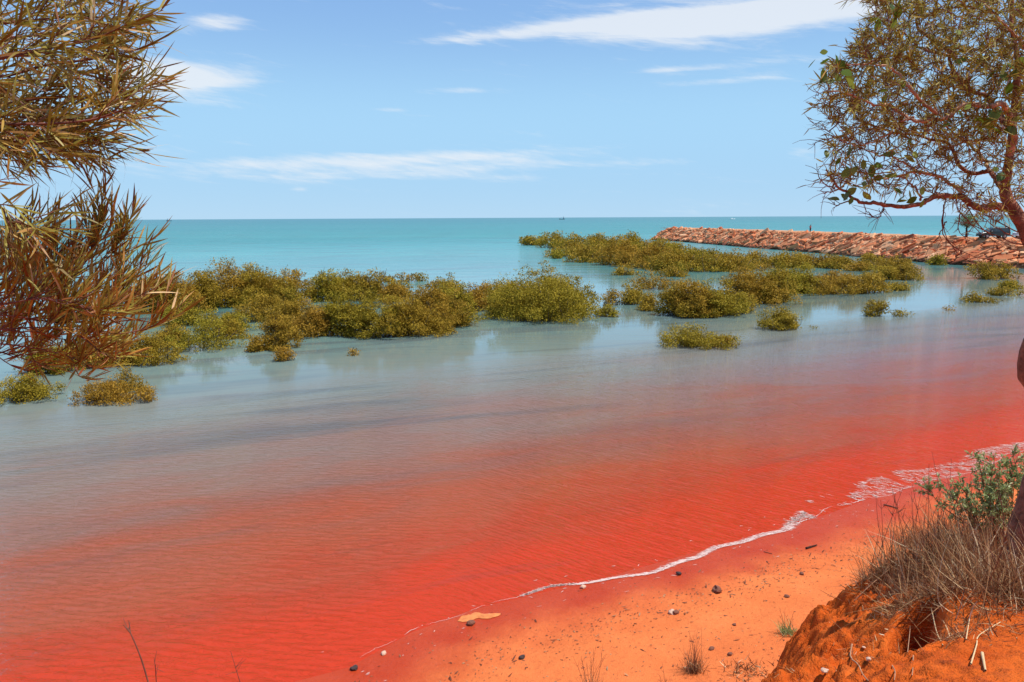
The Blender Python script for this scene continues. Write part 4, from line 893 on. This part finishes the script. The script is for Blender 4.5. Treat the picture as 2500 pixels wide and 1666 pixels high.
stick('curved dark twig standing on the smooth sand', [(2333, 1520), (2345, 1490, .03), (2352, 1470, .08)], .005, 'twig', .01, 'dry_straw')

def litter():
    rng = np.random.default_rng(9); P = []
    x, y = rng.uniform(-4, 14, 60000), rng.uniform(11, 25, 60000); d = polydist(x, y, SHORE)
    dens = (.9 * np.exp(-((d + 2.1) / .45) ** 2) + .16 * ((d > -7) & (d < -1.3)) + .10 * ((d > -1.3) & (d < -.3))) * (.3 + 1.4 * vnoise(x * 1.1, y * 1.1, 3))
    kp = rng.random(60000) < dens; P = np.column_stack([x, y])[kp][:4000]
    P = np.array(P); z = ground(P[:, 0], P[:, 1]); ok = bank_z(P[:, 0], P[:, 1]) < beach_z(P[:, 0], P[:, 1]); P = np.column_stack([P, z + .006])[ok]; n = len(P)
    a = rng.normal(.55, .9, n); D = unit(np.column_stack([np.cos(a), np.sin(a), rng.normal(size=n) * .12])); N = unit(np.array([0, 0, 1.0]) + rdirs(n, rng) * .4)
    L = rng.uniform(.015, .055, n) * np.where(rng.random(n) < .07, 2.6, 1); W = L * rng.uniform(.15, .6, n); V, F, k = strips(P, D, N, L, np.minimum(W, .03), rng.normal(size=n) * .2, (.3, 1, .9, .2)); V[:, 2] += 0.004
    o = link('beach_litter', raw_mesh('beach_litter', V, F, np.repeat(rng.random(n), k)), M['litter']); tag(o, 'dark leaf litter and twig bits strewn along the beach', 'litter', kind='stuff')
    n = 1500; P = np.column_stack([rng.uniform(1.6, 5.2, n), rng.uniform(4.2, 8.2, n)]); s = -polydist(P[:, 0], P[:, 1], EDGE); P = P[s > -.1]; n = len(P)
    sm = np.exp(-(((P[:, 0] - 3.2) / .38) ** 2 + ((P[:, 1] - 5.05) / .75) ** 2)); P = P[rng.random(n) > sm * .92]; n = len(P)
    P = np.column_stack([P, ground(P[:, 0], P[:, 1]) + .006]); a = rng.uniform(0, 6.28, n); D = unit(np.column_stack([np.cos(a), np.sin(a), rng.normal(size=n) * .25 + .05])); L = rng.uniform(.02, .10, n) * np.where(rng.random(n) < .12, 1.8, 1)
    V, F, k = strips(P, D, unit(np.array([0, 0, 1.0]) + rdirs(n, rng) * .6), L, rng.uniform(.002, .0055, n), rng.normal(size=n) * .25, (.8, 1, .9, .5))
    o = link('bank_litter', raw_mesh('bank_litter', V, F, np.repeat(rng.random(n), k)), M['straw']); tag(o, 'straw bits and root hairs scattered over the red bank', 'litter', kind='stuff')
litter()
# splash of sandy foam round the orange stone at the water's edge
def splash():
    rng = np.random.default_rng(4); c = at(1165, 1510, 0)[:2]; n = 40; a = np.linspace(0, 2 * np.pi, n, endpoint=False)
    r = .24 * (1 + .3 * np.sin(a * 2 + 1) + .22 * np.sin(a * 3 + 2.2) + .15 * np.sin(a * 5) + .05 * rng.normal(size=n))
    ring = np.stack([c[0] + np.cos(a) * r * 1.35, c[1] + np.sin(a) * r * .8], 1); V = np.vstack([[c], (ring + c) / 2 , ring]); z = np.maximum(beach_z(V[:, 0], V[:, 1]), 0) + np.concatenate([[.03], np.full(n, .022), np.full(n, .010)])
    i = np.arange(n); j = (i + 1) % n; F = np.concatenate([np.stack([np.zeros(n, int), 1 + i, 1 + j, 1 + j], 1)[:, :3], np.stack([1 + i, 1 + n + i, 1 + n + j], 1), np.stack([1 + i, 1 + n + j, 1 + j], 1)])
    o = link('sandy_spit', raw_mesh('sandy_spit', np.column_stack([V, z]), F, smooth=True), simple('wet_sand_spit', (.62, .19, .05), .7, .3, noise=.3, scale=9)); tag(o, 'small orange sand spit where the foam line starts', 'sand', kind='structure')
splash()

# ------------------------------------------------------------------ cars, people, tree on the groyne
def loft(name, profile, half, mat, parent, inset=None):
    """side profile (x,z) given a width: a closed body with tucked-in upper part"""
    n = len(profile); V = []
    for sgn in (-1, 1):
        for (x, z) in profile: V.append((x, sgn * (half if inset is None else half - inset * max(0, z - .9)), z))
    bm = bmesh.new(); vs_ = [bm.verts.new(v) for v in V]
    bm.faces.new(vs_[:n][::-1]); bm.faces.new(vs_[n:])
    for i in range(n): j = (i + 1) % n; bm.faces.new((vs_[i], vs_[j], vs_[n + j], vs_[n + i]))
    bmesh.ops.recalc_face_normals(bm, faces=bm.faces[:]); bmesh.ops.bevel(bm, geom=bm.edges[:], offset=.035, segments=1, affect='EDGES')
    me = bpy.data.meshes.new(name); bm.to_mesh(me); bm.free(); me.materials.append(mat); o = link(name, me, None, parent, False); return o
def boxpart(name, c, s, mat, parent):
    bm = bmesh.new(); bmesh.ops.create_cube(bm, size=1); bmesh.ops.scale(bm, vec=s, verts=bm.verts[:]); bmesh.ops.bevel(bm, geom=bm.edges[:], offset=min(s) * .18, segments=1, affect='EDGES')
    me = bpy.data.meshes.new(name); bm.to_mesh(me); bm.free(); me.materials.append(mat); o = link(name, me, None, parent, False); o.location = c; return o
def wheels(root, xs_, half, r):
    for x in xs_:
        for s in (-1, 1):
            bm = bmesh.new(); bmesh.ops.create_cone(bm, cap_ends=True, segments=18, radius1=r, radius2=r, depth=.24, matrix=Matrix.Rotation(math.pi / 2, 4, 'X')); bmesh.ops.bevel(bm, geom=[e for e in bm.edges if e.is_manifold and e.calc_face_angle(0) > 1], offset=.04, segments=1, affect='EDGES')
            me = bpy.data.meshes.new('wheel'); bm.to_mesh(me); bm.free(); me.materials.append(M['tyre']); wv = link('wheel', me, None, root, False); wv.location = (x, s * (half - .1), r)
            bm = bmesh.new(); bmesh.ops.create_cone(bm, cap_ends=True, segments=14, radius1=r * .58, radius2=r * .5, depth=.26, matrix=Matrix.Rotation(math.pi / 2, 4, 'X')); me = bpy.data.meshes.new('rim'); bm.to_mesh(me); bm.free(); me.materials.append(M['rim']); link('rim', me, None, wv, False)
def quadpart(name, pts, mat, parent):
    P = np.array(pts, float); return link(name, raw_mesh(name, P, [list(range(len(P)))]), mat, parent, False)
def wagon(loc, rz):
    root = thing('parked_wagon', 'dark four-wheel-drive wagon with roof rack parked on the groyne', 'car', loc); root.rotation_euler = (0, 0, rz)
    loft('body', [(-2.25, .42), (2.2, .42), (2.28, .62), (2.22, .95), (1.15, 1.08), (.55, 1.70), (.3, 1.76), (-1.95, 1.76), (-2.15, 1.55), (-2.28, 1.0)], .93, M['cardark'], root, .16)
    for s in (-1, 1):
        f = lambda x, z: (x, s * (.936 - .16 * max(0, z - .9)), z)
        for a in ([(.98, 1.12), (.48, 1.12), (.48, 1.64), (.54, 1.64)], [(.40, 1.12), (-.62, 1.12), (-.62, 1.64), (.40, 1.64)], [(-.72, 1.12), (-1.95, 1.12), (-1.88, 1.62), (-.72, 1.64)]): quadpart('window', [f(*q) for q in a], M['glass'], root)
        boxpart('headlight', (2.24, s * .68, .8), (.1, .34, .2), M['lamp'], root); boxpart('tail_light', (-2.26, s * .8, .95), (.08, .16, .36), M['redlamp'], root); boxpart('mirror', (.85, s * 1.03, 1.15), (.12, .2, .18), M['cardark'], root)
    quadpart('windscreen', [(1.17, -.8, 1.12), (1.17, .8, 1.12), (.60, .74, 1.68), (.60, -.74, 1.68)], M['glass'], root); quadpart('rear_window', [(-2.29, -.7, 1.1), (-2.29, .7, 1.1), (-2.165, .66, 1.56), (-2.165, -.66, 1.56)], M['glass'], root)
    boxpart('front_bumper', (2.28, 0, .52), (.14, 1.8, .22), M['tyre'], root); boxpart('rear_bumper', (-2.30, 0, .52), (.14, 1.8, .22), M['tyre'], root)
    for s in (-1, 1): boxpart('roof_rail', (-.8, s * .66, 1.84), (2.1, .05, .06), M['tyre'], root)
    for x in (-1.6, -.8, 0): boxpart('roof_bar', (x, 0, 1.86), (.06, 1.36, .05), M['tyre'], root)
    wheels(root, (-1.38, 1.42), .93, .37)
def ute(loc, rz):
    root = thing('parked_ute', 'white tray-back utility parked beside the dark wagon', 'car', loc); root.rotation_euler = (0, 0, rz)
    loft('body', [(-2.45, .45), (2.3, .45), (2.36, .65), (2.3, .98), (1.25, 1.08), (.62, 1.66), (.4, 1.70), (-.35, 1.70), (-.55, 1.05), (-2.5, 1.05)], .9, M['carwhite'], root, .16)
    for s in (-1, 1):
        f = lambda x, z: (x, s * (.906 - .16 * max(0, z - .9)), z)
        quadpart('window', [f(1.02, 1.12), f(-.38, 1.12), f(-.24, 1.6), f(.58, 1.6)], M['glass'], root); boxpart('headlight', (2.32, s * .66, .82), (.1, .32, .2), M['lamp'], root); boxpart('tail_light', (-2.5, s * .78, .8), (.08, .16, .3), M['redlamp'], root); boxpart('mirror', (.9, s * 1.0, 1.15), (.12, .2, .18), M['carwhite'], root)
    quadpart('windscreen', [(1.27, -.78, 1.12), (1.27, .78, 1.12), (.66, .7, 1.63), (.66, -.7, 1.63)], M['glass'], root); boxpart('tray_liner', (-1.5, 0, 1.07), (1.75, 1.5, .05), M['tyre'], root); boxpart('front_bumper', (2.36, 0, .55), (.14, 1.75, .22), M['carwhite'], root)
    wheels(root, (-1.5, 1.45), .9, .36)
zt = GTOP + .12
wagon((78.9, 131.5, zt - .02), rad(178)); ute((84.2, 130.3, zt - .02), rad(176))

def person(loc, rz, label, shirt, legs, pose):
    root = thing('person', label, 'person', loc); root.rotation_euler = (0, 0, rz)
    J = {'pel': (0, 0, .95, .125), 'spine': (0, 0, 1.15, .12), 'chest': (0, .01, 1.34, .135), 'neck': (0, 0, 1.5, .055), 'head': (0, .02, 1.62, .085), 'top': (0, .015, 1.73, .075)}
    E = [('pel', 'spine'), ('spine', 'chest'), ('chest', 'neck'), ('neck', 'head'), ('head', 'top')]
    for s, k in ((-1, 'l'), (1, 'r')):
        J[k + 'sh'] = (s * .19, 0, 1.42, .06); a = pose[0 if s < 0 else 1]
        J[k + 'el'] = (s * .24, a[0], 1.42 + a[1], .043); J[k + 'wr'] = (s * (.24 - a[4]), a[2], 1.42 + a[3], .03); J[k + 'hd'] = (s * (.24 - a[4] * 1.1), a[2] * 1.05, 1.42 + a[3] * 1.07, .03)
        J[k + 'hip'] = (s * .09, 0, .88, .095); J[k + 'kn'] = (s * .11, .02, .49, .062); J[k + 'an'] = (s * .12, 0, .09, .04); J[k + 'toe'] = (s * .14, .15, .04, .035)
        E += [('chest', k + 'sh'), (k + 'sh', k + 'el'), (k + 'el', k + 'wr'), (k + 'wr', k + 'hd'), ('pel', k + 'hip'), (k + 'hip', k + 'kn'), (k + 'kn', k + 'an'), (k + 'an', k + 'toe')]
    def skinned(name, keys, mat, grow, parent):
        ks = list(keys); me = bpy.data.meshes.new(name); me.from_pydata([J[k][:3] for k in ks], [(ks.index(a), ks.index(b)) for a, b in E if a in ks and b in ks], []); o = link(name, me, mat, parent, False)
        md = o.modifiers.new('skin', 'SKIN'); 
        for i, k in enumerate(ks): r = J[k][3] + grow; me.skin_vertices[0].data[i].radius = (r, r)
        me.skin_vertices[0].data[0].use_root = True; o.modifiers.new('sub', 'SUBSURF').levels = 2; o.modifiers['sub'].render_levels = 2; return o
    def ensure(me): pass
    for nm, keys, mt, gr in (('body', list(J), M['skin'], 0), ('shirt', ['spine', 'pel', 'chest', 'lsh', 'lel', 'rsh', 'rel'], shirt, .018), ('trousers', ['pel', 'lhip', 'lkn', 'rhip', 'rkn'] + ['lan', 'ran'], legs, .016)):
        me = bpy.data.meshes.new(nm); me.from_pydata([J[k][:3] for k in keys], [(keys.index(a), keys.index(b)) for a, b in E if a in keys and b in keys], []); o = link(nm, me, mt, root, False)
        o.modifiers.new('skin', 'SKIN'); bm = bmesh.new(); bm.from_mesh(me); ly = bm.verts.layers.skin.verify(); bm.verts.ensure_lookup_table()
        for i, k in enumerate(keys): bm.verts[i][ly].radius = (J[k][3] + gr,) * 2; bm.verts[i][ly].use_root = (i == 0)
        bm.to_mesh(me); bm.free(); sb = o.modifiers.new('sub', 'SUBSURF'); sb.levels = 2; sb.render_levels = 2
    bm = bmesh.new(); bmesh.ops.create_icosphere(bm, subdivisions=2, radius=.105)
    for v in bm.verts:
        if v.co.z < -.02 and v.co.y > -.03: v.co *= .8
    me = bpy.data.meshes.new('hair'); bm.to_mesh(me); bm.free(); me.materials.append(M['hair']); o = link('hair', me, None, root, False); o.location = (0, -.012, 1.70)
p_, t_, n_ = gpos(np.interp(0, [0], [0])); 
pp = pt(1978, 569, 187.0)
person((pp[0], pp[1], zt), rad(20), 'person in red shirt and dark trousers standing on the groyne', M['red'], M['dark'], ((.12, -.26, .30, -.14, .10), (.12, -.26, .30, -.10, .10)))
person((86.3, 129.0, zt), rad(150), 'person in red shirt standing at the white utility', M['red'], M['dark'], ((.02, -.30, .06, -.56, .02), (.05, -.29, .22, -.45, .06)))
# fishing rod held by the person on the groyne
V, F = tubes([(np.array([(0, 0, 0), (.35, .3, .5), (.75, .6, .95), (1.1, .9, 1.25)]) , [.02, .016, .012, .006])], 5)
o = link('fishing_rod', raw_mesh('fishing_rod', V, F), M['twig']); o.location = (pp[0] + .1, pp[1] + .28, zt + 1.25); tag(o, 'thin fishing rod held by the person on the groyne', 'fishing rod')

def round_tree():
    rng = np.random.default_rng(31); b = np.array([77.6, 137.0, zt - .05]); root = thing('round_tree', 'small round-crowned tree with dark trunk on the groyne, left of the cars', 'tree', b)
    V, F = tubes([(spline([b + (0, 0, -.1), b + (.05, 0, .8), b + (-.02, 0, 1.6), b + (.05, 0, 2.2)], 10), np.linspace(.20, .11, 10))], 8); link('trunk', raw_mesh('trunk', V, F, smooth=True), M['darkbark'], root)
    br = []; c0 = b + np.array([0, 0, 2.9]); n = 2600; d = rdirs(n, rng); r = rng.random(n) ** .45; P = c0 + d * np.array([1.65, 1.5, 1.15]) * r[:, None] * (1 + .2 * np.sin(d[:, :1] * 7 + 2)) + np.array([.1, 0, 0])
    for i in range(14): e = c0 + rdirs(1, rng)[0] * np.array([1.3, 1.2, .9]); br.append((spline([b + (.03, 0, 1.7), (b + (0, 0, 2.2) + e) / 2, e], 6), np.linspace(.06, .015, 6)))
    V, F = tubes(br, 5); link('limb', raw_mesh('limb', V, F, smooth=True), M['twig'], root)['kind'] = 'stuff'
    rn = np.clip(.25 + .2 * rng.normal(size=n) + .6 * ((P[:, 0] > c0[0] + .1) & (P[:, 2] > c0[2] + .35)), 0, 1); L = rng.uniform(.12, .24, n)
    V, F, k = rhombs(P, unit(d + rdirs(n, rng) * .8), unit(rdirs(n, rng) + np.array([0, 0, .8])), L, L * .5); link('crown', raw_mesh('crown', V, F, np.repeat(rn, k)), M['grasstop'], root)
round_tree()

# ------------------------------------------------------------------ boats
def boat(px, y, L, label, dark, seed, name):
    c = pt(px, 500, y); root = thing(name, label, 'boat', (c[0], c[1], 0)); root.rotation_euler = (0, 0, rad(4 if seed else 176)); bw = L * .24
    st = [(-.5, .8, .10), (-.3, 1, .085), (0, 1, .08), (.3, .8, .10), (.5, .05, .15)]; V = []
    for (x, wv, z) in st: V += [(x * L * .94, 0, -.04 * L), (x * L, wv * bw * .5, z * L), (x * L, wv * bw * .4, z * L), (x * L, -wv * bw * .4, z * L), (x * L, -wv * bw * .5, z * L)]
    F = []
    for i in range(4):
        for j in range(5): a = i * 5 + j; b_ = i * 5 + (j + 1) % 5; F.append((a, a + 5, b_ + 5, b_))
    link('hull', raw_mesh('hull', V, F), M['hull'] if dark else M['white'], root, False)
    m2 = M['cabin'] if dark else M['white']
    boxpart('cabin', (-.12 * L if not dark else -.28 * L, 0, .14 * L), (.34 * L if not dark else .24 * L, bw * .7, .16 * L if not dark else .2 * L), m2, root)
    if dark:
        boxpart('wheelhouse', (-.28 * L, 0, .31 * L), (.14 * L, bw * .5, .12 * L), m2, root)
        V, F = tubes([(np.array([(-.3 * L, 0, .3 * L), (-.3 * L, 0, .58 * L)]), [.015 * L, .008 * L]), (np.array([(-.3 * L, 0, .52 * L), (.38 * L, 0, .2 * L)]), [.006 * L, .006 * L])], 5); link('mast', raw_mesh('mast', V, F), M['hull'], root, False)
    else: boxpart('window', (.06 * L, 0, .17 * L), (.03 * L, bw * .72, .07 * L), M['glass'], root)
boat(1372, 3300, 24, 'dark working ship with a mast on the horizon', True, 0, 'ship')
boat(1790, 2400, 15, 'small white motor boat on the sea above the groyne', False, 1, 'motor_boat')
boat(410, 3900, 26, 'distant dark boat on the horizon beside the acacia', True, 1, 'ship')
